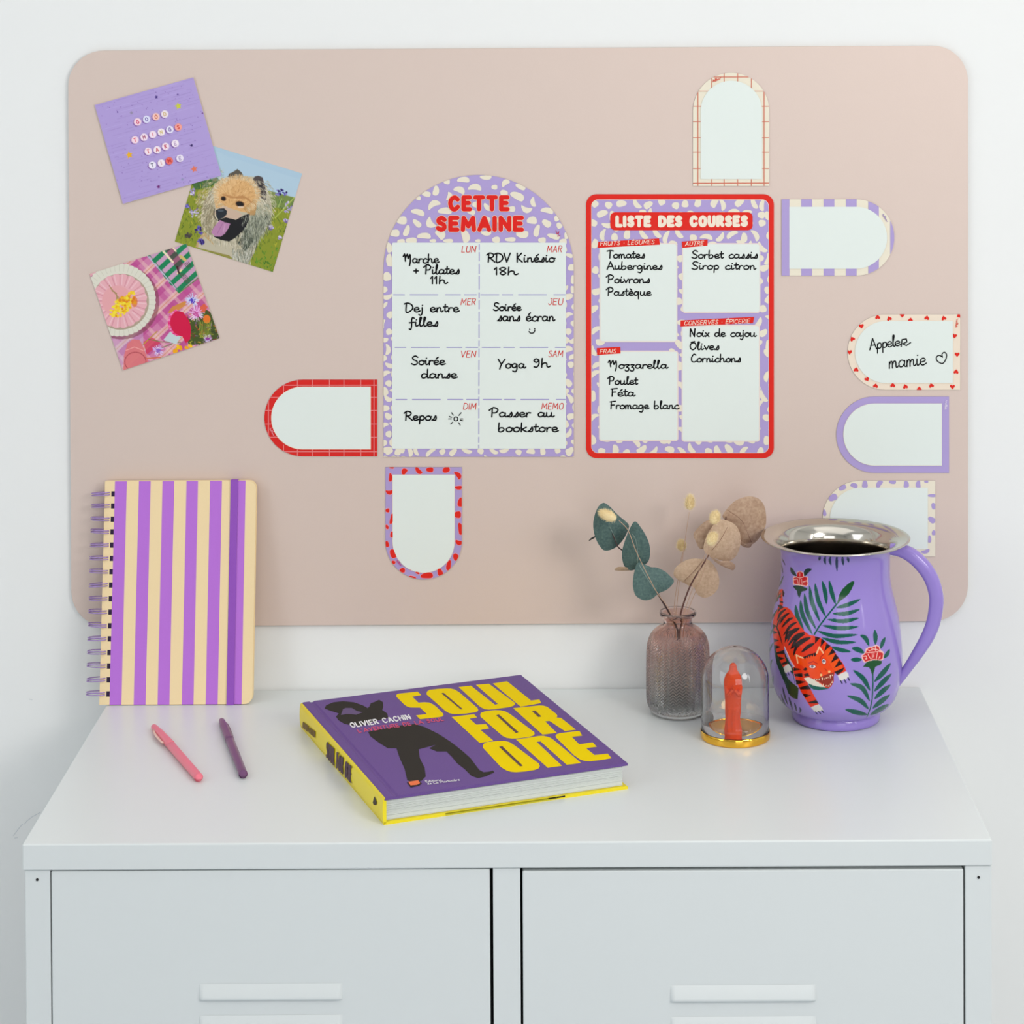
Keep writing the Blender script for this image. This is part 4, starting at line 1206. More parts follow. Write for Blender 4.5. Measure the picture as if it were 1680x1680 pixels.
# ================================================================ THE BIG BOOK
T_B = .0232
zt = H + T_B
q0, q1_, q2_, q3_ = [at_z(*p, zt) for p in ((634.0, 1309.2), (1031, 1250), (854.3, 1107.9), (489.0, 1152.4))]
bw = ((q1_ - q0) + (q2_ - q3_)) / 2; bl_ = ((q3_ - q0) + (q2_ - q1_)) / 2
BW, BL_ = np.linalg.norm(bw), np.linalg.norm(bl_)
e1 = bw / BW; e2 = np.array([-e1[1], e1[0], 0])
B0 = ((q0 + q1_ + q2_ + q3_) / 4) - e1 * BW / 2 - e2 * BL_ / 2; B0[2] = H
def BK(u, v, z): p = B0 + e1 * u + e2 * v; return np.array([p[0], p[1], H + z])
book = empty('hardcover_book', (B0 + e1 * BW / 2 + e2 * BL_ / 2), 'thick purple hardcover book with big yellow lettering lying on the cabinet', 'book')
bpur = mat('book_cover_purple', (110, 82, 146), rough=.5, noise=.14, nscale=900, spec=.12)
byel = mat('book_cover_yellow', (243, 222, 20), rough=.4, coat=.15)
pgm = mat('book_page_edges', (226, 230, 226), rough=.8)
def cover(z0, z1, m, name, hinge):
    """cover board as a cross-section swept along the spine"""
    top = [(0.0006, z1 - .0016), (.0012, z1 - .0006), (.003, z1)] if hinge else [(0.0, z1)]
    if hinge: top += [(.0085, z1), (.0100, z1 - .0009), (.0120, z1 - .0009), (.0135, z1)]
    top += [(BW - .0006, z1), (BW, z1 - .0006)]
    bot = [(BW, z0), (0.0006 if hinge else 0, z0)]
    prof = top + bot; n = len(prof)
    mb = MB()
    A0 = [BK(u, 0, z) for u, z in prof]; A1 = [BK(u, BL_, z) for u, z in prof]
    mb.add(A0 + A1, [(i, (i + 1) % n, n + (i + 1) % n, n + i) for i in range(n)], m)
    mb.add(A0, [tuple(range(n - 1, -1, -1))], m); mb.add(A1, [tuple(range(n))], m)
    return mb.build(name, book)
fc = cover(T_B - .0026, T_B, bpur, 'front_cover', True)
bc = cover(0.0, .0026, byel, 'back_cover', False)
mb = MB()
a_, b_ = .325 * BW, .735 * BW
for (u0, u1, c, z0, z1) in ((.245 * BW, .70 * BW, (150, 140, 20), .0014, .0025), (.245 * BW, .70 * BW, (196, 188, 60), .0004, .0013), (.665 * BW, .735 * BW, (40, 38, 34), .0012, .0025)):
    mb.add([BK(u0, -.0001, z0), BK(u1, -.0001, z0), BK(u1, -.0001, z1), BK(u0, -.0001, z1)], [(0, 1, 2, 3)], ink(c))
mb.build('printed_edge', bc)
mb = MB(); n = 8
prof = [(-.0018 * math.sin(PI * k / n), T_B * (1 - k / n)) for k in range(n + 1)]
prof = [(.0012, T_B - .0002)] + [(-.0010 * math.sin(PI * min(1, max(0, k / n))) ** .5, T_B - .0010 - (T_B - .0016) * k / n) for k in range(n + 1)] + [(.0012, .0004)]
A0 = [BK(u, 0.0, z) for u, z in prof]; A1 = [BK(u, BL_, z) for u, z in prof]; nn = len(prof)
mb.add(A0 + A1, [(i, nn + i, nn + i + 1, i + 1) for i in range(nn - 1)], byel, True)
inn = [BK(.0024, 0, T_B - .002), BK(.0024, 0, .002)]; inn1 = [BK(.0024, BL_, T_B - .002), BK(.0024, BL_, .002)]
mb.add(A0 + inn, [tuple(range(nn)) + (nn + 1, nn)], byel); mb.add(A1 + inn1, [(nn, nn + 1) + tuple(range(nn - 1, -1, -1))], byel)
sp = mb.build('spine', book)
mb = MB()
nl = 46
for k in range(nl):
    z0 = .0029 + (T_B - .0058) * k / nl; z1 = .0029 + (T_B - .0058) * (k + 1) / nl
    ins = .0028 + (.0005 if k % 2 else 0) + RNG.uniform(0, .00035)
    if k in (9, 10, 21, 31, 32, 40): ins += .0005
    iu = BW - .0038 - RNG.uniform(0, .0003)
    c = [BK(.0022, ins, z0), BK(iu, ins, z0), BK(iu, BL_ - .003, z0), BK(.0022, BL_ - .003, z0), BK(.0022, ins, z1), BK(iu, ins, z1), BK(iu, BL_ - .003, z1), BK(.0022, BL_ - .003, z1)]
    mb.add(c, [(0, 3, 2, 1), (4, 5, 6, 7), (0, 1, 5, 4), (1, 2, 6, 5), (2, 3, 7, 6), (3, 0, 4, 7)], pgm)
mb.build('page_block', book)
# print on the cover, outlines carried over to the cover plane
class TopFlat:
    def __init__(s, z, fn=None): s.z, s.mb, s.k, s.fn = z, MB(), 0, fn
    def poly(s, P, m, layer=1):
        s.k += 1
        z = s.z + .00010 * layer + 1.5e-6 * (s.k % 61)
        V = [at_z(p[0], p[1], z) for p in P]
        a = sum(V[i][0] * V[(i + 1) % len(V)][1] - V[(i + 1) % len(V)][0] * V[i][1] for i in range(len(V)))
        if a < 0: V = V[::-1]
        s.mb.add(V, [tuple(range(len(V)))], m)
    def lines(s, L, w, m, layer=1, nj=6):
        for st in L:
            for P in ribbon(st, w, nj): s.poly(P, m, layer)
zc = H + T_B
a5 = lambda P: [(640 + x / 7.636, 1100 + y / 7.636) for x, y in P]
b5 = lambda P: [(740 + x / 5.6, 1090 + y / 5.6) for x, y in P]
c5 = lambda P: [(470 + x / 5.6, 1090 + y / 5.6) for x, y in P]
yel = ink((246, 214, 4), .55, .03)
lets = [a5([(76,315),(84,300),(105,290),(345,265),(392,308),(278,328),(355,403),(430,398),(490,402),(540,425),(580,455),(665,540),(668,560),(652,577),(610,585),(375,610),(325,562),(460,545),(375,465),(250,463),(210,450),(175,425),(82,332)]),
        a5([(455,290),(465,262),(495,242),(600,230),(700,225),(760,226),(810,238),(870,275),(1095,470),(1104,492),(1100,510),(1060,525),(950,540),(850,546),(790,545),(740,535),(690,505),(462,305)]),
        b5([(70,208),(182,195),(404,371),(430,363),(229,188),(348,178),(582,350),(588,365),(575,380),(540,392),(400,412),(345,416),(310,412),(275,395),(255,380)]),
        b5([(384,175),(515,155),(735,332),(812,322),(828,355),(760,368),(640,389)]),
        b5([(5,482),(120,468),(212,458),(240,488),(190,495),(170,499),(232,553),(320,548),(352,588),(290,598),(272,604),(387,698),(330,712),(262,722)]),
        b5([(268,462),(275,445),(310,432),(400,420),(455,422),(500,432),(545,458),(764,622),(768,640),(755,655),(720,666),(620,680),(560,682),(510,675),(470,655),(430,620),(272,482)]),
        b5([(570,402),(700,388),(810,377),(850,379),(885,390),(968,456),(978,475),(968,488),(1010,492),(1148,600),(1045,612),(905,520),(865,524),(972,630),(840,645)]),
        b5([(290,750),(300,730),(330,713),(440,703),(490,703),(535,713),(585,745),(808,912),(816,935),(805,955),(770,970),(680,984),(600,991),(550,987),(510,975),(460,945),(295,768)]),
        b5([(597,690),(700,675),(720,672),(800,658),(850,655),(905,670),(940,692),(1195,905),(1130,915),(1062,922),(822,708),(786,712),(1020,932),(888,950)]),
        b5([(960,655),(970,642),(1000,632),(1080,622),(1180,612),(1205,655),(1110,666),(1178,735),(1300,716),(1340,757),(1240,770),(1318,832),(1440,820),(1475,862),(1380,878),(1280,890),(1230,887),(1190,876),(1130,835),(965,672)])]
for P in lets:
    f = TopFlat(zc); f.poly(P, yel, 1.2)
    f.build = f.mb.build; f.build('title_letter', fc)
slit = ink((92, 58, 70), .45)
for P in (a5([(646,288),(655,281),(675,282),(910,482),(885,487)]), b5([(415,466),(440,460),(620,622),(596,632)]), b5([(742,428),(776,425),(830,478),(803,484)]), b5([(440,756),(470,750),(660,930),(635,937)])):
    f = TopFlat(zc); f.poly(P, slit, 2.5)
    f.mb.build('letter_counter', fc)
sil = ink((58, 54, 50), .6, .03)
f = TopFlat(zc)
f.poly(c5([(350,405),(365,375),(430,348),(520,338),(620,348),(700,375),(745,400),(760,390),(775,355),(810,345),(850,325),(885,345),(890,385),(880,420),(925,450),(935,490),(820,520),(720,560),(600,560),(530,545),(480,515),(455,480),(480,450),(400,425)]), sil, 1)
f.poly(c5([(750,620),(820,600),(900,590),(1050,560),(1180,548),(1270,575),(1400,640),(1500,705),(1560,750),(1622,800),(1690,860),(1772,970),(1812,990),(1860,985),(1897,975),(1912,992),(1870,1010),(1830,1030),(1760,1045),(1700,1025),(1640,965),(1570,910),(1520,850),(1470,800),(1380,800),(1310,770),(1370,740),(1215,780),(1225,860),(1270,950),(1280,1030),(1240,1070),(1170,1080),(1110,1065),(1085,960),(1040,860),(1010,770),(930,770),(850,720),(770,660)]), sil, 1)
f.poly(c5([(520,410),(545,400),(600,400),(650,430),(700,440),(640,462),(560,455),(500,465)]), ink((98, 76, 122), .45), 2)
f.mb.build('dancer_silhouette', fc)
f = TopFlat(zc)
wm = ink((240, 238, 240), .4); pk = ink((222, 76, 118), .4)
f.lines(text_lines('OLIVIER CACHIN', (577.5, 1193.2), (96.8, -13.8), (-4.4, -6.8), CAPS, .3), 2.0, wm, 3)
f.mb.build('author_name', fc)
f = TopFlat(zc)
f.lines(text_lines("L'AVENTURE DE LA SOUL", (589, 1201.5), (139, -19.5), (-3.0, -5.0), CAPS, .28), 1.25, pk, 3)
f.mb.build('subtitle', fc)
f = TopFlat(zc)
f.lines(text_lines('Editions', (699.6, 1283.6), (25, -3.2), (-2.4, -3.0), dict(CAPS, **{k: HAND[k] for k in 'ditons'}), .12), .7, wm, 3)
f.lines(text_lines('de La Martinière', (702.0, 1287.2), (52.6, -6.9), (-2.4, -3.0), dict(HAND, L=CAPS['L'], M=CAPS['M']), .12), .7, wm, 3)
f.poly(c5([(1105,1085),(1130,1070),(1215,1062),(1245,1095),(1215,1115),(1140,1130)]), ink((30, 22, 28)), 2)
f.poly(c5([(1118,1078),(1210,1064),(1228,1090),(1200,1106),(1140,1112)]), ink((240, 118, 66)), 3)
f.mb.build('publisher_mark', fc)
# spine print
def SP(x, y, off=.0003):
    """the point seen at (x, y) on the spine plane"""
    d = ray(x, y); nrm = -e1
    p0 = BK(-.0011 - off, 0, 0)
    return CAM + d * ((p0 - CAM) @ nrm / (d @ nrm))
mb = MB(); kk = 0
def spine_lines(L, w, m):
    global kk
    for st in L:
        for P in ribbon(st, w, 6):
            kk += 1
            V = [SP(p[0], p[1], .0003 + 2e-6 * (kk % 151)) for p in P]
            nrm = np.zeros(3)
            for i in range(len(V)): nrm += np.cross(V[i] - V[0], V[(i + 1) % len(V)] - V[0])
            if nrm @ (-e1) < 0: V = V[::-1]
            mb.add(V, [tuple(range(len(V)))], m)
dk = ink((84, 58, 74), .45)
spine_lines(text_lines('OLIVIER CACHIN', (496.6, 1193.6), (19.6, 16.4), (0.3, -9.6), CAPS, .32), 1.1, ink((120, 96, 40), .45))
mb.build('spine_author', sp); mb = MB()
spine_lines(text_lines('SOUL FOR ONE', (535.6, 1242.2), (40, 41.5), (.6, -25), CAPS, .42), 2.2, dk)
mb.build('spine_title', sp)
mb = MB()
V = [SP(x, y) for x, y in c5([(805,1212),(818,1235),(830,1275),(822,1292),(800,1290),(792,1270)])]
mb.add(V, [tuple(range(len(V)))], ink((50, 40, 30))); mb.build('publisher_mark', sp)

# ================================================================ THE TWO PENS
def pen(label, A, B, color, capcol, clip_m, side):
    """capped felt pen lying flat from A (cap end) to B (flat end), both points seen on the axis"""
    R = .0040
    a = at_z(A[0], A[1], H + R); b = at_z(B[0], B[1], H + R)
    ax = (b - a); L = np.linalg.norm(ax); ax /= L; sd = np.cross(ax, (0, 0, 1.0))
    e = empty('felt_pen', (a + b) / 2 * np.array([1, 1, 0]) + np.array([0, 0, H]), label, 'pen', 'pens lying in front of the notebook')
    def st(rr, name, m, seg=28):
        mb = MB()
        pts = [a + ax * (t * L) + np.array([0, 0, r - R]) for t, r in rr]
        mb.tube(pts, [max(r, 1e-5) for t, r in rr], m, seg=seg)
        return mb.build(name, e, autosmooth=40)
    pm = mat('pen_plastic_' + capcol, color, rough=.38, coat=.2)
    cap = st([(0.0, .0012), (.004, .0021), (.012, .0027), (.03, .0030), (.15, .0036), (.36, .0041), (.405, .00415), (.407, .0036)], 'cap', pm)
    st([(.400, .0037), (.41, .0040), (.7, .0040), (.955, .0039), (.985, .0038)], 'barrel', pm)
    st([(.985, .0034), (.987, .0039), (.999, .0039), (1.0, .0036), (1.0, .0001)], 'end_plug', mat('pen_plug_' + capcol, tuple(min(255, int(v * 1.0)) for v in color), rough=.5))
    mb = MB()
    s_ = side
    def cp(t, o, dz=0.0): return a + ax * t * L + sd * s_ * (o if s_ > 0 else .0026 + (o - .0026) * .35) + np.array([0, 0, dz])
    mb.tube([cp(.09, .0028), cp(.13, .0046), (cp(.2, .0055)), cp(.30, .0054), cp(.335, .0050), cp(.34, .0040)], [.0008, .0009, .0009, .0009, .0009, .0007], clip_m, seg=8, rb=[.0012] * 6)
    mb.build('clip', cap)
    return e
pen('pink felt pen with its clip showing, left of the purple one', (251.6, 1189.6), (326.3, 1275.6), (240, 120, 138), 'pink', mat('pen_clip_pink', (238, 196, 180), rough=.3), 1)
pen('dark purple felt pen, right of the pink one', (363.2, 1179.4), (399.2, 1270.2), (112, 66, 110), 'purple', mat('pen_clip_purple', (100, 56, 98), rough=.35), -1)
#@@GLASS
# ================================================================ THE PAINTED JUG
JX, JY = 0.3060, -0.0934
def jz(py): return at_y(1370, py, JY)[2]
def jr(h): return h * (JY - CAM[1]) / F * 1.002
jc = lambda y: 770 + y / 3.818
outer = [(1177.0, 70.0), (1175.5, 72.2), (1166.0, 72.4), (1163.8, 71.0), (1162.2, 70.6), (1160.5, 72.5), (1156.5, 80.5), (1150, 88.5), (1143, 94.5), (jc(1400), 98.4), (1128, 101.6), (1120, 104.0), (jc(1300), 105.6), (1098, 107.6), (1085, 108.8), (1072, 109.0), (jc(1100), 108.4),
         (1045, 107.4), (jc(1000), 106.2), (1018, 104.4), (jc(900), 102.6), (992, 99.4), (jc(800), 96.4), (969, 93.6), (957, 91.2), (947, 89.8), (jc(640), 89.2), (928, 89.2), (918, 89.3), (910, 89.5), (903, 90.4), (897, 92.6), (891.5, 97.0), (887, 103.5), (884.2, 109.5)]
prof = smooth_curve([(jr(h), jz(y)) for y, h in outer[5:]], 7)
foot = [(jr(h), jz(y)) for y, h in outer[:5]]
zf0 = H + .0002
foot = [(.030, zf0), (jr(69), zf0), (jr(71.8), zf0 + .0010), (jr(72.4), zf0 + .0035), (jr(72.2), zf0 + .0072), (jr(70.8), zf0 + .0086), (jr(70.4), zf0 + .0094)]
prof = [np.array(p) for p in prof if p[1] > foot[-1][1] + .0004]
prof = [np.array(foot[-1])] + prof
prof = np.array(prof)
# resample evenly along the outline
sl = np.r_[0, np.cumsum(np.hypot(np.diff(prof[:, 0]), np.diff(prof[:, 1])))]
NV = 400
ss = np.linspace(0, sl[-1], NV)
PR = np.interp(ss, sl, prof[:, 0]); PZ = np.interp(ss, sl, prof[:, 1])
# local smoothing of the resampled radius
kern = np.ones(9) / 9
PRs = PR.copy(); PRs[6:-6] = np.convolve(PR, kern, 'same')[6:-6]; PR = PRs
SMM = 1000.0
def jug_hit(x, y):
    """surface coordinates (arc in mm at 60 mm radius from the front, height in mm along the wall) of a point seen at (x, y)"""
    D = ray(x, y)
    t = np.linspace((JY - .075 - CAM[1]) / D[1], (JY + .03 - CAM[1]) / D[1], 260)
    P = CAM[None] + D[None] * t[:, None]
    dx, dy = P[:, 0] - JX, P[:, 1] - JY
    rr = np.hypot(dx, dy); R = np.interp(P[:, 2], PZ, PR)
    g_ = rr - R
    idx = np.where(g_ < 0)[0]
    k = idx[0] if len(idx) else int(np.argmin(g_))
    if len(idx) and k > 0:
        f_ = g_[k - 1] / (g_[k - 1] - g_[k]); p = P[k - 1] + (P[k] - P[k - 1]) * f_
    else: p = P[k]
    th = math.atan2(p[0] - JX, -(p[1] - JY))
    return th * 60.0, float(np.interp(p[2], PZ, ss)) * SMM
JL = (157, 135, 210)
RES = .17
jcv = Canvas(-115, 0, 115, sl[-1] * SMM, RES, JL)
def jmap(P, fn, closed=True):
    Q = [fn(*p) for p in P]
    out = []
    n = len(Q)
    for i in range(n if closed else n - 1):
        a, b = np.array(Q[i]), np.array(Q[(i + 1) % n])
        k = max(1, int(np.hypot(*(b - a)) / 3))
        for j in range(k): out.append(jug_hit(*(a + (b - a) * j / k)))
    if not closed: out.append(jug_hit(*Q[-1]))
    return out
T1 = lambda x, y: (1260 + x / 10.5, 1030 + y / 10.5)
T2 = lambda x, y: (1255 + x / 10.5, 910 + y / 10.5)
JRf = lambda x, y: (1360 + x / 10.5, 1020 + y / 10.5)
def lens(pts, w, tip=.75):
    c = smooth_curve(pts, 8); n = len(c); up, dn = [], []
    for i, p in enumerate(c):
        t = c[min(i + 1, n - 1)] - c[max(i - 1, 0)]; L = max(1e-6, np.hypot(*t)); nn = np.array([-t[1], t[0]]) / L
        h = w / 2 * math.sin(PI * min(1, max(0, i / (n - 1)))) ** tip
        up.append(p + nn * h); dn.append(p - nn * h)
    return [tuple(p) for p in up + dn[::-1]]
def jp(P, fn, c): jcv.poly(jmap(P, fn), c)
def jl(P, fn, w, c): jcv.line(jmap(P, fn, False), w / 10.5 * .58, c)
GR, GR2, NAVY, BLK = (10, 88, 74), (16, 78, 38), (26, 22, 66), (28, 10, 12)
TOR, JRED, JCR = (234, 50, 12), (206, 30, 32), (250, 200, 190)
for L in ([(950,20),(942,60),(932,104)],[(1045,20),(1028,90),(1045,172)],[(1132,20),(1118,100),(1140,188)],[(1240,10),(1235,130),(1242,292)],[(1332,20),(1340,100),(1350,190)],[(1418,20),(1432,80),(1447,135)]): jp(lens(L, 46), T2, (16, 48, 78))
for L in ([(290,60),(320,120),(350,185)],[(280,150),(298,240),(312,320)]): jp(lens(L, 20), T2, NAVY)
# palm leaf
jl([(850,1375),(930,1240),(1050,1080),(1170,930),(1290,790)], T2, 26, GR)
jp([(1240,840),(1262,760),(1280,690),(1330,600),(1420,510),(1500,455),(1540,455),(1535,500),(1490,600),(1440,680),(1370,745),(1290,800)], T2, GR2)
for L in ([(525,860),(560,1060),(668,1300)],[(612,780),(650,1040),(825,1390)],[(678,660),(730,980),(880,1290)],[(765,530),(815,830),(950,1165)],[(862,490),(915,780),(1045,1070)],[(985,450),(1035,640),(1062,860)],[(1105,440),(1150,650),(1218,860)],
          [(1225,915),(1420,865),(1650,765)],[(1160,1015),(1400,1015),(1640,940)],[(1070,1115),(1350,1145),(1625,1092)],[(985,1220),(1300,1270),(1615,1240)],[(900,1315),(1200,1400),(1605,1378)],[(975,1430),(1250,1505),(1575,1508)],[(1140,1585),(1300,1640),(1485,1672)]):
    jp(lens(L, 74, .6), T2, GR)
# small flower, upper left
for L, w in (([(440,210),(480,300),(545,375)], 62), ([(680,375),(720,285),(808,245)], 78)): jp(lens(L, w), T2, (12, 50, 44))
jp([(482,400),(490,375),(548,370),(545,300),(600,280),(665,305),(676,372),(742,380),(738,450),(752,500),(725,555),(600,535),(482,515)], T2, JCR)
jp([(495,400),(545,385),(560,310),(605,292),(652,312),(662,375),(728,395),(722,450),(735,500),(712,538),(600,515),(500,500)], T2, JRED)
for L in ([(545,385),(600,400),(662,385)],[(500,430),(550,420)],[(560,420),(570,500)],[(600,410),(590,505)],[(630,420),(640,505)],[(655,470),(720,450)],[(600,310),(600,370)]): jl(L, T2, 12, JCR)
jp([(480,540),(540,528),(610,532),(680,560),(730,580),(728,602),(690,625),(635,635),(600,730),(588,745),(562,690),(552,625),(510,585)], T2, (18, 60, 40))
# big flower on the right
for L, w in (([(535,230),(630,285),(692,425)], 78), ([(790,135),(800,260),(800,400)], 78), ([(970,265),(925,360),(888,470)], 66), ([(1045,470),(1000,560),(940,630)], 66), ([(390,455),(500,480),(615,545)], 90), ([(370,655),(470,655),(575,650)], 78)):
    jp(lens(L, w, .7), JRf, GR)
jp([(558,580),(600,555),(632,500),(632,468),(700,430),(745,430),(820,395),(875,430),(890,490),(935,515),(948,560),(935,650),(900,668),(760,660),(610,708),(570,650)], JRf, JCR)
jp([(575,585),(610,565),(650,500),(650,480),(705,448),(750,445),(820,415),(862,440),(872,500),(922,525),(932,560),(922,635),(890,652),(760,645),(625,690),(588,640)], JRf, JRED)
for L in ([(640,535),(700,530),(790,520),(880,515),(925,530)],[(655,480),(700,500),(760,470),(830,480),(870,500)],[(672,560),(690,600),(720,640)],[(745,540),(750,600),(740,640)],[(775,540),(770,610)],[(835,535),(815,645)],[(860,630),(880,590),(880,620)],[(590,600),(640,590),(655,640),(625,640)],[(735,430),(745,500)],[(800,420),(805,500)]):
    jl(L, JRf, 13, JCR)
jl([(755,880),(757,1100),(745,1330),(710,1500),(655,1640)], JRf, 26, GR)
jp([(588,775),(640,705),(700,672),(760,662),(840,662),(910,675),(912,700),(890,740),(800,775),(780,850),(760,912),(742,912),(715,830),(690,785),(640,780)], JRf, GR2)
for L in ([(415,830),(590,980),(712,1195)],[(360,1065),(570,1140),(705,1375)],[(305,1270),(540,1360),(688,1510)],[(275,1510),(470,1560),(668,1602)],[(1068,705),(930,880),(778,1040)],[(1080,890),(930,1040),(775,1205)],[(1062,1085),(920,1200),(780,1335)],[(1052,1255),(900,1370),(748,1495)],[(1035,1420),(880,1510),(708,1608)]):
    jp(lens(L, 84, .65), JRf, GR)
# dark leaf behind the tiger, little blades
jp([(95,250),(115,450),(150,620),(220,800),(290,960),(350,1130),(420,1205),(510,1235),(520,1120),(528,1040),(470,985),(450,860),(430,700),(330,520),(250,350)], T1, (14, 56, 34))
jp([(290,770),(350,880),(420,950),(465,985),(445,880),(420,790),(380,740)], T1, JL)
jp([(690,960),(730,1030),(780,1062),(860,1075),(950,1068),(1060,1045),(960,1020),(800,980)], T1, (10, 96, 82))
for L in ([(250,1010),(285,1170),(345,1340)],[(220,1130),(262,1260),(320,1365)],[(355,1190),(388,1290),(428,1425)],[(455,1290),(475,1360),(490,1445)],[(540,1365),(562,1420),(545,1470)],[(185,1170),(235,1280),(300,1360)]): jp(lens(L, 30), T1, NAVY)
# tail
def jrib(P, fn, w, c):
    for q_ in ribbon(smooth_curve(P, 4), w, 10): jp(q_, fn, c)
jrib([(150,-470),(165,-540),(185,-590),(205,-640)], T1, 46, (176, 70, 40))
jrib([(190,-330),(225,-390),(228,-470),(222,-540),(228,-610),(238,-640)], T1, 58, TOR)
for P in ([(160,-395),(200,-330),(280,-345),(215,-400)],[(200,-470),(260,-450),(262,-425),(205,-440)],[(252,-660),(285,-600),(268,-530),(250,-560),(246,-620)],[(200,-560),(225,-540),(222,-510),(196,-520)]): jp(P, T1, BLK)
# body
body = [(148,-310),(205,-350),(270,-362),(335,-350),(390,-310),(450,-220),(510,-130),(560,-30),(630,60),(710,120),(800,140),(900,170),(990,235),(1090,330),(1160,430),(1220,520),(1290,610),(1330,690),(1345,745),(1200,815),(1150,770),(1135,830),(1130,930),(1090,1010),(1040,1040),(960,1020),(850,960),(700,900),(690,980),(740,1070),(800,1180),(870,1300),(870,1320),(730,1365),(640,1220),(545,1060),(500,950),(450,820),(430,700),(440,660),(370,520),(300,340),(275,330),(290,500),(340,630),(260,680),(200,560),(150,430),(110,300),(90,150),(80,0),(85,-110),(110,-210)]
jp(body, T1, TOR)
jp([(480,480),(600,520),(720,470),(850,430),(900,340),(960,430),(1010,520),(1060,640),(1130,740),(1130,820),(1060,780),(940,830),(850,880),(740,850),(690,760),(640,690),(560,640),(500,600)], T1, (246, 72, 8))
jp([(960,300),(1080,380),(1180,500),(1260,620),(1310,740),(1200,790),(1120,720),(1050,600),(990,480)], T1, (244, 82, 14))
U = lambda L: [(x - 52.5, y - 1260) for x, y in L]
for L, w in ((U([(370,930),(270,1010),(210,1140)]), 44), (U([(425,1000),(330,1070),(240,1210)]), 46), (U([(492,1085),(400,1130),(285,1260)]), 46), (U([(555,1160),(440,1230),(310,1400)]), 48), (U([(610,1258),(470,1320),(340,1490)]), 52), (U([(690,1335),(530,1410),(395,1570)]), 56), (U([(800,1420),(620,1490),(435,1630)]), 60),
             ([(640,100),(500,190),(385,370)], 50), ([(735,175),(600,240),(490,330),(435,490)], 56), ([(805,265),(700,320),(570,425)], 62), ([(540,20),(400,110),(330,250)], 44), ([(440,40),(330,90),(290,260)], 36), (U([(330,900),(260,930),(215,1000)]), 30), ([(240,-200),(180,-100),(150,10)], 26), ([(120,-60),(180,60),(250,300)], 26)):
    jp(lens(L, w, .6), T1, BLK)
for P in ([(810,150),(900,170),(810,275)],[(920,180),(985,230),(905,330)],[(1010,265),(1080,312),(965,405)],[(1110,355),(1165,425),(1035,478)],[(1160,445),(1222,520),(1080,605)],[(1225,555),(1292,622),(1140,692)],[(1315,680),(1290,745),(1195,812),(1138,762)],
          [(445,680),(570,715),(440,745)],[(450,795),(590,780),(600,850),(470,835)],[(475,895),(655,930),(490,985)],[(530,1030),(690,985),(742,1060),(560,1062)],[(588,1130),(745,1160),(640,1205)],[(685,1285),(830,1240),(872,1302),(720,1302)],[(598,712),(650,682),(685,712),(640,740)],[(618,800),(690,778),(714,832),(635,838)],
          [(85,40),(170,80),(95,110)],[(100,180),(190,220),(105,250)],[(115,290),(220,330),(125,372)],[(145,425),(280,378),(292,452),(158,452)],[(178,495),(300,520),(200,562)],[(228,615),(322,568),(332,622),(250,642)],[(80,-70),(150,-30),(85,0)]): jp(P, T1, BLK)
jp([(600,505),(700,462),(830,425),(838,455),(805,495),(785,455),(770,502),(742,468),(722,520),(700,478),(680,528),(660,500),(640,545)], T1, BLK)
jl([(282,325),(330,430),(385,560),(450,665)], T1, 16, (244, 214, 190))
for L in ([(512,605),(488,470),(602,522)],[(838,440),(885,330),(952,432)]): jl(L, T1, 24, (250, 200, 150))
# face
for c0, rx, ry, an in (((962,580), 40, 58, -15), ((768,668), 66, 36, 5)):
    P = [(c0[0] + rx * math.cos(t) * math.cos(math.radians(an)) - ry * math.sin(t) * math.sin(math.radians(an)), c0[1] + rx * math.cos(t) * math.sin(math.radians(an)) + ry * math.sin(t) * math.cos(math.radians(an))) for t in np.linspace(0, 2 * PI, 16, endpoint=False)]
    jp(P, T1, (190, 30, 24)); jp([(c0[0] + (p[0] - c0[0]) * .8, c0[1] + (p[1] - c0[1]) * .75) for p in P], T1, (244, 234, 226))
    jp([(c0[0] - 5 + 22 * math.cos(t), c0[1] - 4 + 24 * math.sin(t)) for t in np.linspace(0, 2 * PI, 12, endpoint=False)], T1, (60, 40, 80))
    jp([(c0[0] - 5 + 8 * math.cos(t), c0[1] - 6 + 8 * math.sin(t)) for t in np.linspace(0, 2 * PI, 8, endpoint=False)], T1, (240, 230, 230))
jl([(700,610),(780,580),(850,620)], T1, 16, (190, 28, 20)); jl([(895,560),(915,490),(950,465)], T1, 16, (200, 36, 20)); jl([(980,700),(1010,740)], T1, 12, (190, 40, 16)); jl([(900,760),(930,800)], T1, 12, (190, 40, 16))
jp([(618,868),(700,850),(770,880),(850,930),(930,985),(990,1022),(900,1020),(780,992),(690,955)], T1, (236, 226, 210))
jp([(735,858),(800,880),(870,872),(940,835),(1040,790),(1130,770),(1136,850),(1125,930),(1090,1000),(1040,1028),(985,1005),(930,960),(840,915)], T1, (150, 40, 20))
for x, y, dy in ((800,875,30),(840,880,30),(880,875,34),(935,860,64),(975,870,26),(1005,855,28),(1035,845,26),(1075,815,66),(1110,810,30),(870,950,-24),(905,975,-26),(950,1000,-40),(1000,1010,-34),(1040,1010,-30),(1075,990,-34),(1105,950,-40)):
    jp([(x - 12, y), (x + 12, y), (x, y + dy)], T1, (250, 226, 190))
for x, y in ((915,812),(1055,755)): jp([(x + 20 * math.cos(t), y + 24 * math.sin(t)) for t in np.linspace(0, 2 * PI, 10, endpoint=False)], T1, (250, 204, 130))
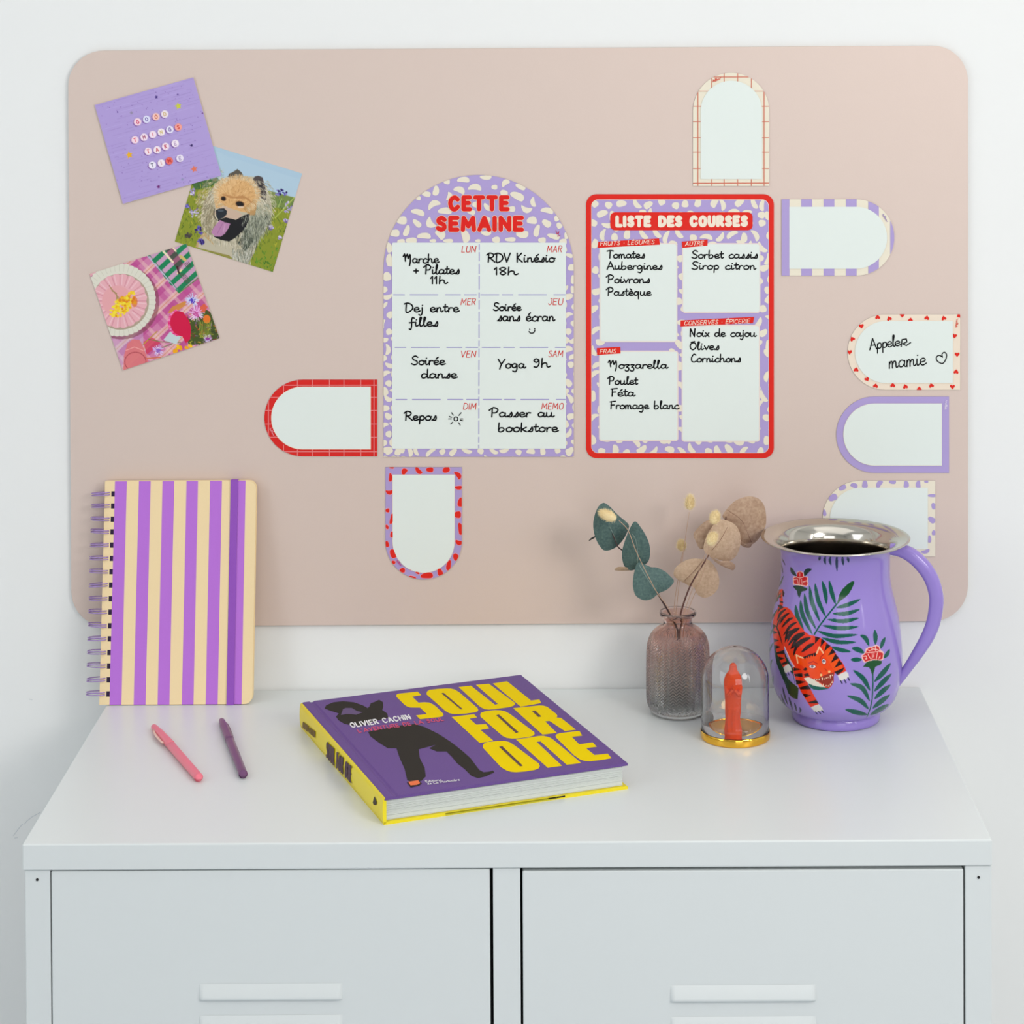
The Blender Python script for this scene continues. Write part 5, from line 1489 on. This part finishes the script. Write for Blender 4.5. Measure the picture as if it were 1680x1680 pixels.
for P in ([(265,682),(300,650),(350,622),(395,670),(410,735),(385,745),(360,770),(345,750),(320,785),(290,765)],[(1200,825),(1270,780),(1350,750),(1382,790),(1398,850),(1360,870),(1330,905),(1300,890),(1262,925),(1235,900)],[(738,1372),(800,1340),(875,1315),(930,1370),(952,1425),(915,1425),(880,1455),(855,1440),(820,1462),(785,1425)]): jp(P, T1, (226, 220, 214))
for L in ([(1252,912),(1276,958)],[(1318,895),(1342,948)],[(1378,858),(1402,905)],[(815,1448),(852,1488)],[(872,1438),(908,1482)],[(928,1422),(958,1462)],[(308,780),(325,815)],[(348,780),(362,812)],[(392,742),(408,778)]): jl(L, T1, 20, NAVY)
# the same motifs go on round the far side
for a0, s_ in ((84, 1), (-100, 1)):
    for k in range(7):
        jcv.poly(lens([(a0, 30 + 16 * k), (a0 + 9, 34 + 16 * k), (a0 + 20, 44 + 16 * k)], 4), GR)
jug = empty('enamel_jug', (JX, JY, H), 'lilac enamel jug painted with a tiger and palm leaves, with a steel rim', 'jug')
enamel = vcol_mat('painted_enamel', rough=.12, coat=.15, spec=.4)
plain = mat('lilac_enamel', JL, rough=.12, coat=.15, spec=.4)
th = np.r_[np.linspace(-1.75, 1.75, 520), np.linspace(1.75, 2 * PI - 1.75, 60)[1:-1]]
TH, SV = np.meshgrid(th, np.arange(NV))
V = np.stack([JX + PR[SV] * np.sin(TH), JY - PR[SV] * np.cos(TH), PZ[SV]], -1).reshape(-1, 3)
tw = np.where(TH > PI, TH - 2 * PI, TH)
colr = jcv.sample(tw.reshape(-1) * 60.0, (ss[SV] * SMM).reshape(-1))
back = (np.abs(tw.reshape(-1)) > 1.88); colr[back] = JL
grid_mesh('painted_body', V, len(th), NV, colr, enamel, jug, wrap=True, flip=False)
mb = MB(); mb.lathe(foot, JX, JY, plain, seg=96); mb.build('foot_ring', jug)
steel = mat('polished_steel', (196, 190, 180), rough=.12, metal=1.0, bump=.03, bscale=120)
zr = at_y(1369, 881, JY)[2]; rr_ = jr(121.8)
ztop = PZ[-1]
flare = [(PR[-1] - .0003, ztop - .0004), (jr(110), ztop + .0003), (jr(116), zr - .0014), (jr(120.5), zr - .0008), (rr_, zr - .0002), (rr_ + .0001, zr + .0006), (jr(120.6), zr + .0009), (jr(116), zr + .0004),
         (jr(110), zr - .0003), (jr(103), zr - .0016), (jr(97), zr - .0042), (jr(92), zr - .0085), (jr(88.6), zr - .0140), (jr(87.2), zr - .022), (jr(86.6), zr - .032), (jr(87.5), zr - .045), (jr(98), zr - .080), (jr(105), zr - .110), (jr(98), zr - .135), (jr(75), zr - .152), (jr(20), zr - .156), (0.0001, zr - .156)]
fl_s = flare[:8] + [tuple(p) for p in smooth_curve(flare[8:], 5)]
steel_shaded = mat('shaded_steel_inside', (92, 84, 72), rough=.22, metal=1.0)  # the rim's steel, with the shade deep in the jug put into its colour
mb = MB(); mb.lathe(fl_s, JX, JY, steel, seg=128, mats=[steel if fl_s[i + 1][1] > zr - .0205 else steel_shaded for i in range(len(fl_s) - 1)]); mb.build('steel_rim', jug)
# handle, in an upright plane through the axis turned a little towards the room
ha = math.radians(-12)
hn = np.array([math.sin(-ha), math.cos(-ha), 0]); hd = np.array([math.cos(ha), math.sin(ha), 0])
def on_handle(x, y):
    D = ray(1230 + x / 3.818, 770 + y / 3.818); p0 = np.array([JX, JY, 0]); nrm = np.array([-hd[1], hd[0], 0])
    t = ((p0 - CAM) @ nrm) / (D @ nrm)
    return CAM + D * t
hc = [((880, 500), 70), ((950, 508), 84), ((1022, 545), 92), ((1090, 610), 94), ((1140, 690), 92), ((1166, 780), 90), ((1168, 850), 90), ((1152, 950), 88), ((1118, 1040), 84), ((1066, 1130), 74), ((1010, 1215), 62), ((958, 1290), 52), ((918, 1350), 44), ((900, 1400), 40), ((893, 1440), 36)]
cen = smooth_curve([on_handle(*p) for p, w in hc], 5)
ws = np.interp(np.linspace(0, 1, len(cen)), np.linspace(0, 1, len(hc)), [w for p, w in hc]) / 3.818 / 2 * (JY - CAM[1]) / F
nrm = np.array([-hd[1], hd[0], 0])
mb = MB()
n = len(cen); seg = 20; V = []; Fc = []
for i, p in enumerate(cen):
    t = cen[min(i + 1, n - 1)] - cen[max(i - 1, 0)]; t = t / np.linalg.norm(t)
    b_ = np.cross(t, nrm)
    for k in range(seg):
        a = 2 * PI * k / seg
        ca, sa = math.cos(a), math.sin(a)
        V.append(p + b_ * ws[i] * math.copysign(abs(ca) ** .8, ca) + nrm * ws[i] * .95 * math.copysign(abs(sa) ** .8, sa))
for i in range(n - 1):
    for k in range(seg):
        k2 = (k + 1) % seg; Fc.append((i * seg + k, (i + 1) * seg + k, (i + 1) * seg + k2, i * seg + k2))
Fc.append(tuple(range(seg))); Fc.append(tuple((n - 1) * seg + k for k in range(seg - 1, -1, -1)))
mb.add(V, Fc, plain, True)
mb.build('handle', jug, autosmooth=60)

# ================================================================ THE GLASS DOME AND ITS FIGURE
gold = mat('polished_gold', (246, 190, 70), rough=.10, metal=1.0)
glass = mat('clear_glass', (252, 252, 252), rough=0.0, trans=1.0, ior=1.42)
DX, DY = .2062, -.1459
dr = lambda h: h * (DY - CAM[1]) / F
dome = empty('glass_dome', (DX, DY, H), 'small clear glass dome on a round gold base, left of the jug', 'dome')
zb = .0076
mb = MB()
mb.lathe([(.0001, H), (dr(55), H), (dr(57), H + .0008), (dr(57.6), H + .0025), (dr(57.6), H + zb - .0016), (dr(57), H + zb - .0004), (dr(56.6), H + zb), (dr(52.5), H + zb), (dr(52.2), H + zb - .0012), (dr(50), H + zb - .0012), (dr(49.6), H + zb - .0004), (.0001, H + zb - .0004)], DX, DY, gold, seg=96)
mb.build('gold_base', dome, autosmooth=35)
RO_, tg = dr(55.9), .0011
zs = H + .0529
pf = [(RO_, H + zb + .0002)] + [(RO_, H + zb + (zs - H - zb) * k / 4) for k in range(1, 4)] + [(RO_ * math.cos(t), zs + RO_ * 1.0 * math.sin(t)) for t in np.linspace(0, PI / 2 - .0001, 26)]
pi_ = [((RO_ - tg) * math.cos(t), zs + (RO_ - tg) * math.sin(t)) for t in np.linspace(PI / 2 - .0001, 0, 26)] + [(RO_ - tg, H + zb + (zs - H - zb) * k / 4) for k in range(3, 0, -1)] + [(RO_ - tg, H + zb + .0002)]
mb = MB(); mb.lathe(pf + pi_ + [pf[0]], DX, DY, glass, seg=96); mb.build('glass_bell', dome)
# the robed figure
redp = mat('orange_red_plastic', (255, 78, 0), rough=.5, spec=.1)
p0 = at_z(1203.0, 1207.5, H + zb - .0004)
FX, FY = p0[0], p0[1]
fig = empty('robed_statuette', (FX, FY, H + zb - .0004), 'orange red praying statuette in a long hooded robe inside the glass dome', 'statuette')
sfc = (FY - CAM[1]) / F
def fz(py): return at_y(1203, py, FY)[2]
rows = [(1207.4, 14.2, 0, 1.0), (1206, 14.4, 0, 1.0), (1203.4, 14.2, 0, 1.0), (1202.6, 13.0, 0, 1.0), (1201.6, 14.0, 0, 1.0), (1197, 14.2, 0, 1.0), (1193, 13.2, -.3, .98), (1188, 11.8, -.6, .95), (1182, 10.9, -.6, .92), (1175, 10.9, -.5, .92), (1168, 11.6, -.2, .9), (1160, 12.4, 0, .88),
        (1150, 13.2, 0, .85), (1140, 13.8, 0, .82), (1131, 14.4, 0, .8), (1122, 14.9, -.1, .76), (1114, 14.4, -.1, .74), (1108, 12.4, 0, .74), (1103.5, 9.6, .2, .8), (1100.5, 7.4, .3, .95), (1097, 6.4, .3, 1.05), (1094, 6.0, .3, 1.1), (1091, 5.2, .3, 1.05), (1089, 3.6, .3, 1.0), (1087.8, 1.4, .3, 1.0)]
n, seg = len(rows), 56
zz = np.array([fz(r[0]) for r in rows]); hh = np.array([r[1] for r in rows]); ox = np.array([r[2] for r in rows]); dp = np.array([r[3] for r in rows])
zi = np.linspace(zz[0], zz[-1], 110)
hi = np.interp(zi, zz, hh); oi = np.interp(zi, zz, ox); di = np.interp(zi, zz, dp)
V, Fc = [], []
z0 = fig.location[2]
Lz = zi[-1] - zi[0]
for j, z in enumerate(zi):
    u = (z - zi[0]) / Lz
    for k in range(seg):
        a = 2 * PI * k / seg            # a = 0 faces the room
        r = hi[j]
        if .06 < u < .50: r *= 1 + .12 * math.sin(a * 8 + 2.0 * math.sin(u * 7)) * min(1, (u - .06) * 8) * min(1, (.5 - u) * 6)
        if .40 < u < .80:
            # mantle hanging from the shoulders, open at the front, with an edge slanting across
            d_ = abs(math.atan2(math.sin(a), math.cos(a)))
            if d_ < .55 + (.78 - u) * .9: r *= .84 if u < .66 else .92
        if u > .88:
            d_ = abs(math.atan2(math.sin(a), math.cos(a)))
            if d_ < .62 and u < .965: r *= .84 + .10 * math.exp(-((a if a < PI else a - 2 * PI) / .12) ** 2) * (1 if .90 < u < .94 else 0)
        V.append((FX + oi[j] * sfc + r * sfc * math.sin(a), FY - r * di[j] * sfc * math.cos(a), z - zi[0] + z0))
for j in range(len(zi) - 1):
    for k in range(seg):
        k2 = (k + 1) % seg; Fc.append((j * seg + k, j * seg + k2, (j + 1) * seg + k2, (j + 1) * seg + k))
Fc.append(tuple(range(seg - 1, -1, -1))); Fc.append(tuple((len(zi) - 1) * seg + k for k in range(seg)))
mb = MB(); mb.add(V, Fc, redp, True); mb.build('robed_body', fig, autosmooth=60)
for s_ in (-1, 1):               # folded arms meeting in joined hands
    mb = MB()
    A = np.array([FX + s_ * 11.5 * sfc, FY - 5 * sfc, fz(1124)]); B_ = np.array([FX + s_ * 9.5 * sfc, FY - 11.5 * sfc, fz(1136)]); C2 = np.array([FX + s_ * 1.2 * sfc, FY - 14.0 * sfc, fz(1127)])
    mb.tube(smooth_curve([A, B_, (B_ + C2) / 2 + (0, -.0006, 0), C2], 6), [3.6 * sfc] * 6 + [3.2 * sfc] * 6 + [2.4 * sfc] * 7, redp, seg=12)
    mb.build('sleeve', fig)
    mb = MB()
    mb.tube([C2 + (0, .0003, -.0004), C2 + (-s_ * .0002, -.0006, .0016), C2 + (-s_ * .0004, -.0010, .0042)], [.0011, .0011, .0004], redp, seg=8); mb.build('hand', fig)

# ================================================================ THE VASE AND WHAT STANDS IN IT
VX, VY = .1563, -.0758
vr = lambda h: h * (VY - CAM[1]) / F
vz = lambda py: at_y(1112.5, py, VY)[2]
vglass = mat('smoked_pink_glass', (228, 211, 206), rough=0.0, trans=1.0, ior=1.42)
rglass = mat('embossed_pink_glass', (226, 209, 205), rough=0.0, trans=1.0, ior=1.5)
for g_ in (vglass, rglass):      # pink glass that turns grey towards the foot
    _nt = g_.node_tree
    _tc = _nt.nodes.new('ShaderNodeTexCoord'); _sp = _nt.nodes.new('ShaderNodeSeparateXYZ'); _mr = _nt.nodes.new('ShaderNodeMapRange'); _rp = _nt.nodes.new('ShaderNodeValToRGB')
    _mr.inputs['From Min'].default_value = H; _mr.inputs['From Max'].default_value = H + .098
    _rp.color_ramp.elements[0].position = .12; _rp.color_ramp.elements[0].color = lin((212, 215, 214))
    _rp.color_ramp.elements[1].position = .75; _rp.color_ramp.elements[1].color = lin((236, 211, 204))
    _nt.links.new(_tc.outputs['Object'], _sp.inputs[0]); _nt.links.new(_sp.outputs['Z'], _mr.inputs['Value']); _nt.links.new(_mr.outputs[0], _rp.inputs[0]); _nt.links.new(_rp.outputs[0], _nt.nodes['Principled BSDF'].inputs['Base Color'])
vase = empty('glass_vase', (VX, VY, H), 'smoky pink glass bottle vase with an embossed herringbone texture', 'vase')
vo = [(0.0001, H + .0003), (vr(34), H + .0003), (vr(42), H + .0012), (vr(47.5), H + .0045), (vr(50.3), H + .0100), (vr(51.3), H + .018), (vr(51.5), H + .030), (vr(51.3), H + .045), (vr(50.6), H + .058), (vr(49.6), H + .066), (vr(46.5), H + .0735), (vr(41), H + .0785), (vr(34), H + .0820), (vr(27), H + .0843), (vr(24.2), H + .0862), (vr(23.6), H + .0885), (vr(24.6), H + .0912), (vr(27.5), H + .0932),
      (vr(30), H + .0945), (vr(30.6), H + .0962), (vr(29.8), H + .0978), (vr(27.6), H + .0984)]
vi = [(vr(25.2), H + .0975), (vr(22.4), H + .0950), (vr(20.0), H + .0920), (vr(19.2), H + .0885), (vr(19.6), H + .0855), (vr(23.5), H + .0822), (vr(31), H + .0795), (vr(38.5), H + .0762), (vr(43.5), H + .0712), (vr(46), H + .064), (vr(46.4), H + .055), (vr(46.6), H + .030), (vr(46.4), H + .018), (vr(45), H + .0110), (vr(40), H + .0080), (vr(20), H + .0070), (0.0001, H + .0068)]
so = np.array(smooth_curve(vo, 16)); NS = 720
sv_ = np.r_[0, np.cumsum(np.hypot(np.diff(so[:, 0]), np.diff(so[:, 1])))]
sn_ = np.linspace(0, sv_[-1], 560)
so = np.stack([np.interp(sn_, sv_, so[:, 0]), np.interp(sn_, sv_, so[:, 1])], -1)
V = []
r0, z0v = so[:, 0], so[:, 1]
cols = 30
aa = np.linspace(0, 2 * PI, NS, endpoint=False)
for r, z in so:
    amp = 0.0
    if H + .006 < z < H + .079 and r > vr(38): amp = .00085 * min(1, (z - H - .006) / .006) * min(1, (H + .079 - z) / .014)
    ph = aa * cols / (2 * PI)
    fr = np.abs((ph % 1) - .5) * 2          # 0 at the middle of a column, 1 at its edge
    wv = np.sin(2 * PI * ((z - H) / .0029 + fr * 1.0))
    d_ = amp * (math.copysign(1, 1) * np.sign(wv) * np.abs(wv) ** .7 - .4 * (fr ** 8))
    for a, dd in zip(aa, d_): V.append((VX + (r + dd) * math.cos(a), VY + (r + dd) * math.sin(a), z))
no = len(so)
mb = MB()
Fc = [(j * NS + k, j * NS + (k + 1) % NS, (j + 1) * NS + (k + 1) % NS, (j + 1) * NS + k) for j in range(no - 1) for k in range(NS)]
nb_ = [f_ for f_ in Fc if H + .006 < V[f_[0]][2] < H + .079 and math.hypot(V[f_[0]][0] - VX, V[f_[0]][1] - VY) > vr(38)]
set_ = set(nb_)
mb.add(V, [], vglass)
for f_ in Fc:
    mb.f.append(f_); mb.mi.append(mb.midx(rglass if f_ in set_ else vglass)); mb.sm.append(True)
si = smooth_curve(vi, 4)
last = len(mb.v) - NS
mb.lathe([(so[-1][0], so[-1][1])] + [tuple(p) for p in si], VX, VY, vglass, seg=NS)
me_v = mb.build('glass_body', vase)
import bmesh
bm = bmesh.new(); bm.from_mesh(me_v.data); bmesh.ops.remove_doubles(bm, verts=bm.verts, dist=2e-7); bmesh.ops.recalc_face_normals(bm, faces=bm.faces); bm.to_mesh(me_v.data); bm.free()

h6 = lambda x, y: (950 + x / 5.09, 780 + y / 5.09)
def at6(x, y, Y): return at_y(*h6(x, y), Y)
def leaf(parent, P, Y, m, tilt=(0, 0), bulge=.002, name='leaf', thick=.00035, rib=None, rib_m=None):
    """a thick leaf: outline P in the picture, standing at depth Y, leaning by tilt, slightly cupped"""
    P = smooth_curve(P, 4, closed=True)
    cx = sum(p[0] for p in P) / len(P); cy = sum(p[1] for p in P) / len(P)
    n = len(P)
    def pt(x, y, s_, off=0.0):
        dyy = (tilt[0] * (x - cx) + tilt[1] * (y - cy)) / 5.09 * .00058
        return at6(x, y, Y + dyy - bulge * (1 - s_ ** 2) + off)
    mb = MB()
    lv = (0.0, .3, .55, .78, .93, 1.0)
    F0, F1 = [pt(cx, cy, 0)], [pt(cx, cy, 0, thick)]
    for s_ in lv[1:]:
        for p in P:
            x, y = cx + (p[0] - cx) * s_, cy + (p[1] - cy) * s_
            F0.append(pt(x, y, s_)); F1.append(pt(x, y, s_, thick))
    def faces(flip):
        out = []
        for k in range(n):
            k2 = (k + 1) % n
            t = (0, 1 + k, 1 + k2); out.append(t if not flip else t[::-1])
            for j in range(len(lv) - 2):
                a = 1 + j * n + k; b = 1 + j * n + k2; c = 1 + (j + 1) * n + k2; d2 = 1 + (j + 1) * n + k
                q_ = (a, d2, c, b); out.append(q_ if not flip else q_[::-1])
        return out
    area = sum(P[i][0] * P[(i + 1) % n][1] - P[(i + 1) % n][0] * P[i][1] for i in range(n))
    fl_ = area < 0
    mb.add(F0, faces(not fl_), m, True); mb.add(F1, faces(fl_), m, True)
    e0 = 1 + (len(lv) - 2) * n
    mb.add([F0[e0 + k] for k in range(n)] + [F1[e0 + k] for k in range(n)], [(k, (k + 1) % n, n + (k + 1) % n, n + k) for k in range(n)], m)
    o = mb.build(name, parent)
    if rib:
        mb = MB(); R_ = smooth_curve(rib, 5)
        pts = []
        for p in R_:
            s_ = .5
            best = 9
            dx, dy = p[0] - cx, p[1] - cy
            rad = max(1e-6, math.hypot(dx, dy))
            # fraction of the way to the outline along this direction
            fr = 1.0
            for q_ in P:
                qx, qy = q_[0] - cx, q_[1] - cy
                if (qx * dx + qy * dy) > .96 * rad * math.hypot(qx, qy): fr = min(1.0, rad / max(1, math.hypot(qx, qy)))
            pts.append(pt(p[0], p[1], fr, -.0001))
        mb.tube(pts, .00022, rib_m, seg=6)
        mb.build('midrib', o)
    return o
def leaf_mat(name, c1, c2, scale, rough):
    M = mat(name, c1, rough=rough)
    nt = M.node_tree; b = nt.nodes['Principled BSDF']
    tc = nt.nodes.new('ShaderNodeTexCoord'); nz = nt.nodes.new('ShaderNodeTexNoise'); nz.inputs['Scale'].default_value = scale; nz.inputs['Detail'].default_value = 8; nz.inputs['Roughness'].default_value = .7
    mx = nt.nodes.new('ShaderNodeMix'); mx.data_type = 'RGBA'; mx.inputs[6].default_value = lin(c1); mx.inputs[7].default_value = lin(c2)
    rp = nt.nodes.new('ShaderNodeValToRGB'); rp.color_ramp.elements[0].position = .35; rp.color_ramp.elements[1].position = .65
    nt.links.new(tc.outputs['Object'], nz.inputs['Vector']); nt.links.new(nz.outputs['Fac'], rp.inputs['Fac']); nt.links.new(rp.outputs['Color'], mx.inputs[0]); nt.links.new(mx.outputs[2], b.inputs['Base Color'])
    bp = nt.nodes.new('ShaderNodeBump'); bp.inputs['Strength'].default_value = .3; bp.inputs['Distance'].default_value = .0006
    nt.links.new(nz.outputs['Fac'], bp.inputs['Height']); nt.links.new(bp.outputs['Normal'], b.inputs['Normal'])
    return M
lg = leaf_mat('eucalyptus_green', (60, 86, 85), (92, 118, 112), 420, .6)
lb = leaf_mat('dried_leaf_brown', (166, 132, 108), (196, 166, 140), 260, .65)
lb2 = leaf_mat('dried_leaf_pale', (188, 156, 128), (212, 184, 156), 300, .65)
stem_d = mat('dark_stem', (66, 44, 44), rough=.6); stem_b = mat('brown_stem', (96, 62, 54), rough=.6); ribm = mat('pale_midrib', (150, 168, 160), rough=.6); ribb = mat('brown_midrib', (150, 112, 90), rough=.6)
def stem(parent, P, r0, r1, m, name='stem'):
    """P: world points"""
    mb = MB(); c = smooth_curve(P, 6); n = len(c)
    mb.tube(c, [r0 + (r1 - r0) * i / (n - 1) for i in range(n)], m, seg=8)
    return mb.build(name, parent)
inside = lambda dx, dy, z: np.array([VX + dx, VY + dy, H + z])
# green eucalyptus
eu = empty('eucalyptus_sprig', inside(.012, .004, .0085), 'blue green eucalyptus sprig leaning left in the vase', 'sprig')
stem(eu, [inside(.015, .006, .0085), inside(.006, .003, .05), inside(-.003, 0, .0875), at6(755, 1150, VY - .002), at6(655, 985, VY - .004), at6(560, 850, VY - .003), at6(490, 735, VY), at6(360, 625, VY + .006), at6(318, 583, VY + .008), at6(262, 440, VY + .012)], .0011, .0005, stem_d)
leaf(eu, [(205,228),(160,262),(128,340),(118,430),(140,530),(190,612),(235,628),(300,605),(345,565),(385,510),(418,425),(385,380),(350,352),(300,305),(255,258)], VY + .012, lg, (.25, .1), .003, rib=[(318,583),(290,500),(258,430)], rib_m=ribm)
leaf(eu, [(468,383),(425,440),(388,530),(362,620),(360,690),(380,760),(430,793),(480,780),(540,752),(580,715),(593,650),(588,580),(562,510),(520,440)], VY - .002, lg, (-.2, .2), .003, rib=[(415,450),(470,530),(490,640),(490,730)], rib_m=ribm)
leaf(eu, [(490,730),(462,800),(450,880),(452,940),(475,1005),(540,1042),(610,1030),(665,985),(740,950),(793,885),(760,840),(715,800),(650,770),(600,765),(545,742)], VY - .008, lg, (.15, -.2), .003, rib=[(500,745),(570,860),(655,985)], rib_m=ribm)
leaf(eu, [(295,788),(315,768),(350,762),(400,768),(452,790),(400,796),(330,797)], VY + .004, lb2, (0, 1.2), .001)
leaf(eu, [(80,548),(100,522),(138,505),(132,520),(105,536)], VY + .016, mat('leaf_edge_dark', (60, 60, 58), rough=.6), (0, .5), .0005)
# dried brown branch
br = empty('dried_leaf_branch', inside(-.012, -.004, .0085), 'dried brown round leaf branch leaning right in the vase', 'branch')
stem(br, [inside(-.016, -.006, .0085), inside(-.005, -.003, .05), inside(.0035, -.002, .0875), at6(850, 1150, VY - .003), at6(925, 930, VY - .003), at6(1040, 735, VY - .002), at6(1110, 620, VY), at6(1200, 480, VY + .008), at6(1235, 300, VY + .012)], .0011, .0005, stem_b)
leaf(br, [(1250,262),(1300,215),(1365,185),(1430,174),(1500,195),(1545,250),(1562,330),(1558,420),(1520,500),(1470,560),(1410,588),(1365,570),(1330,500),(1290,440),(1215,370),(1200,330)], VY + .014, lb, (.1, .1), .004, rib=[(1240,290),(1360,380),(1440,560)], rib_m=ribb)
leaf(br, [(955,490),(1000,430),(1065,378),(1130,375),(1170,420),(1165,520),(1110,600),(1050,615),(1005,608),(975,550)], VY + .006, lb, (-.1, 0), .002)
leaf(br, [(1170,372),(1240,378),(1300,410),(1340,470),(1348,560),(1330,640),(1290,695),(1230,718),(1160,700),(1080,670),(1040,610),(1060,520),(1110,430)], VY - .002, lb2, (.1, .15), .004, rib=[(1110,625),(1180,540),(1240,430)], rib_m=ribb)
leaf(br, [(790,830),(800,780),(835,742),(900,705),(960,694),(1045,700),(1090,712),(1140,770),(1168,850),(1165,930),(1130,985),(1080,1015),(1035,1020),(985,990),(960,935),(925,925),(870,895),(815,862)], VY + .008, lb2, (0, .15), .002, rib=[(1040,705),(960,800),(880,880)], rib_m=ribb)
leaf(br, [(1090,675),(1120,690),(1170,715),(1240,712),(1280,728),(1306,756),(1288,792),(1250,780),(1190,755),(1130,715)], VY - .004, lb, (.2, .4), .001)
leaf(br, [(1338,535),(1352,560),(1380,580),(1420,575),(1445,560),(1430,600),(1385,600),(1345,575)], VY + .010, lb, (.3, .3), .001)
# bunny tail grasses
straw = mat('straw_stem', (196, 160, 134), rough=.7); tuft_m = mat('bunny_tail_fluff', (252, 234, 190), rough=.95, spec=.1)
hr = np.random.default_rng(5)
def tail(label, C, ax, L, w, Y, root, fluff, nh=1500, via=None):
    """C: centre of the head as seen, ax: direction of the tip, L and w: length and width as seen (crop units)"""
    c = at6(*C, Y); s_ = (Y - CAM[1]) / F / 5.09
    A = np.array([ax[0], 0, -ax[1]], float); A /= np.linalg.norm(A)
    e = empty('bunny_tail_grass', inside(root[0], root[1], .0085), label, 'grass', 'bunny tail grasses in the vase')
    base = c - A * L / 2 * s_
    mid = inside(root[2], root[3], .0965)
    stem(e, [inside(root[0], root[1], .0085), inside((root[0] + root[2]) / 2, (root[1] + root[3]) / 2, .05), mid] + ([at6(*v_[:2], VY + v_[2]) for v_ in via] if via else [mid * .5 + base * .5 + np.array([0, 0, .004])]) + [base], .0004, .00028, straw)
    mb = MB()
    rl, rw = L / 2 * s_, w / 2 * s_
    B1 = np.cross(A, (0, 1, 0)); B1 /= np.linalg.norm(B1); B2 = np.cross(A, B1)
    V = []; ns, nr = 14, 9
    for j in range(nr + 1):
        t = PI * j / nr
        for k in range(ns):
            a = 2 * PI * k / ns
            V.append(c + A * (rl * .76 * -math.cos(t)) + (B1 * math.cos(a) + B2 * math.sin(a)) * (rw * .68 * math.sin(t) * (1 - .12 * -math.cos(t))))
    mb.add(V, [(j * ns + k, j * ns + (k + 1) % ns, (j + 1) * ns + (k + 1) % ns, (j + 1) * ns + k) for j in range(nr) for k in range(ns)], tuft_m, True)
    for k in range(nh):
        t = math.acos(1 - 2 * hr.random()); a = 2 * PI * hr.random()
        n_ = A * -math.cos(t) + (B1 * math.cos(a) + B2 * math.sin(a)) * math.sin(t)
        p = c + A * (rl * .70 * -math.cos(t)) + (B1 * math.cos(a) + B2 * math.sin(a)) * (rw * .63 * math.sin(t))
        d_ = n_ * .7 + A * .8 + hr.normal(0, .25, 3); d_ /= np.linalg.norm(d_)
        q_ = np.cross(d_, hr.normal(0, 1, 3)); q_ /= np.linalg.norm(q_)
        l = (rw * .75) * (.6 + .7 * hr.random()) * fluff
        mb.add([p - q_ * .00011, p + q_ * .00011, p + d_ * l], [(0, 1, 2)], tuft_m)
    o = mb.build('seed_head', e)
    return e
tail('tallest bunny tail grass, its pale head high above the vase', (925, 232), (.08, -1), 150, 88, VY + .022, (-.004, .010, -.001, .008), 1.1)
tail('bunny tail grass with its pale head straight above the vase mouth', (856, 590), (-.15, -1), 105, 85, VY + .030, (.002, .012, -.003, .009), 1.0)
tail('bunny tail grass in front of the dried leaves, the upper of two heads', (1133, 355), (.3, -1), 142, 108, VY - .017, (-.006, -.009, .0085, -.0065), .7, via=[(1040, 800, -.013)])
tail('bunny tail grass in front of the dried leaves, the lower of two heads', (1110, 532), (.55, -1), 150, 105, VY - .028, (-.008, -.016, .0050, -.0105), .7, via=[(985, 850, -.021)])
tail('bunny tail grass leaning far left in front of the top eucalyptus leaf', (242, 335), (-1, -.45), 200, 112, VY - .010, (.010, -.012, -.0065, -.0085), .7, via=[(640, 960, -.017), (480, 640, -.016), (410, 460, -.013)])
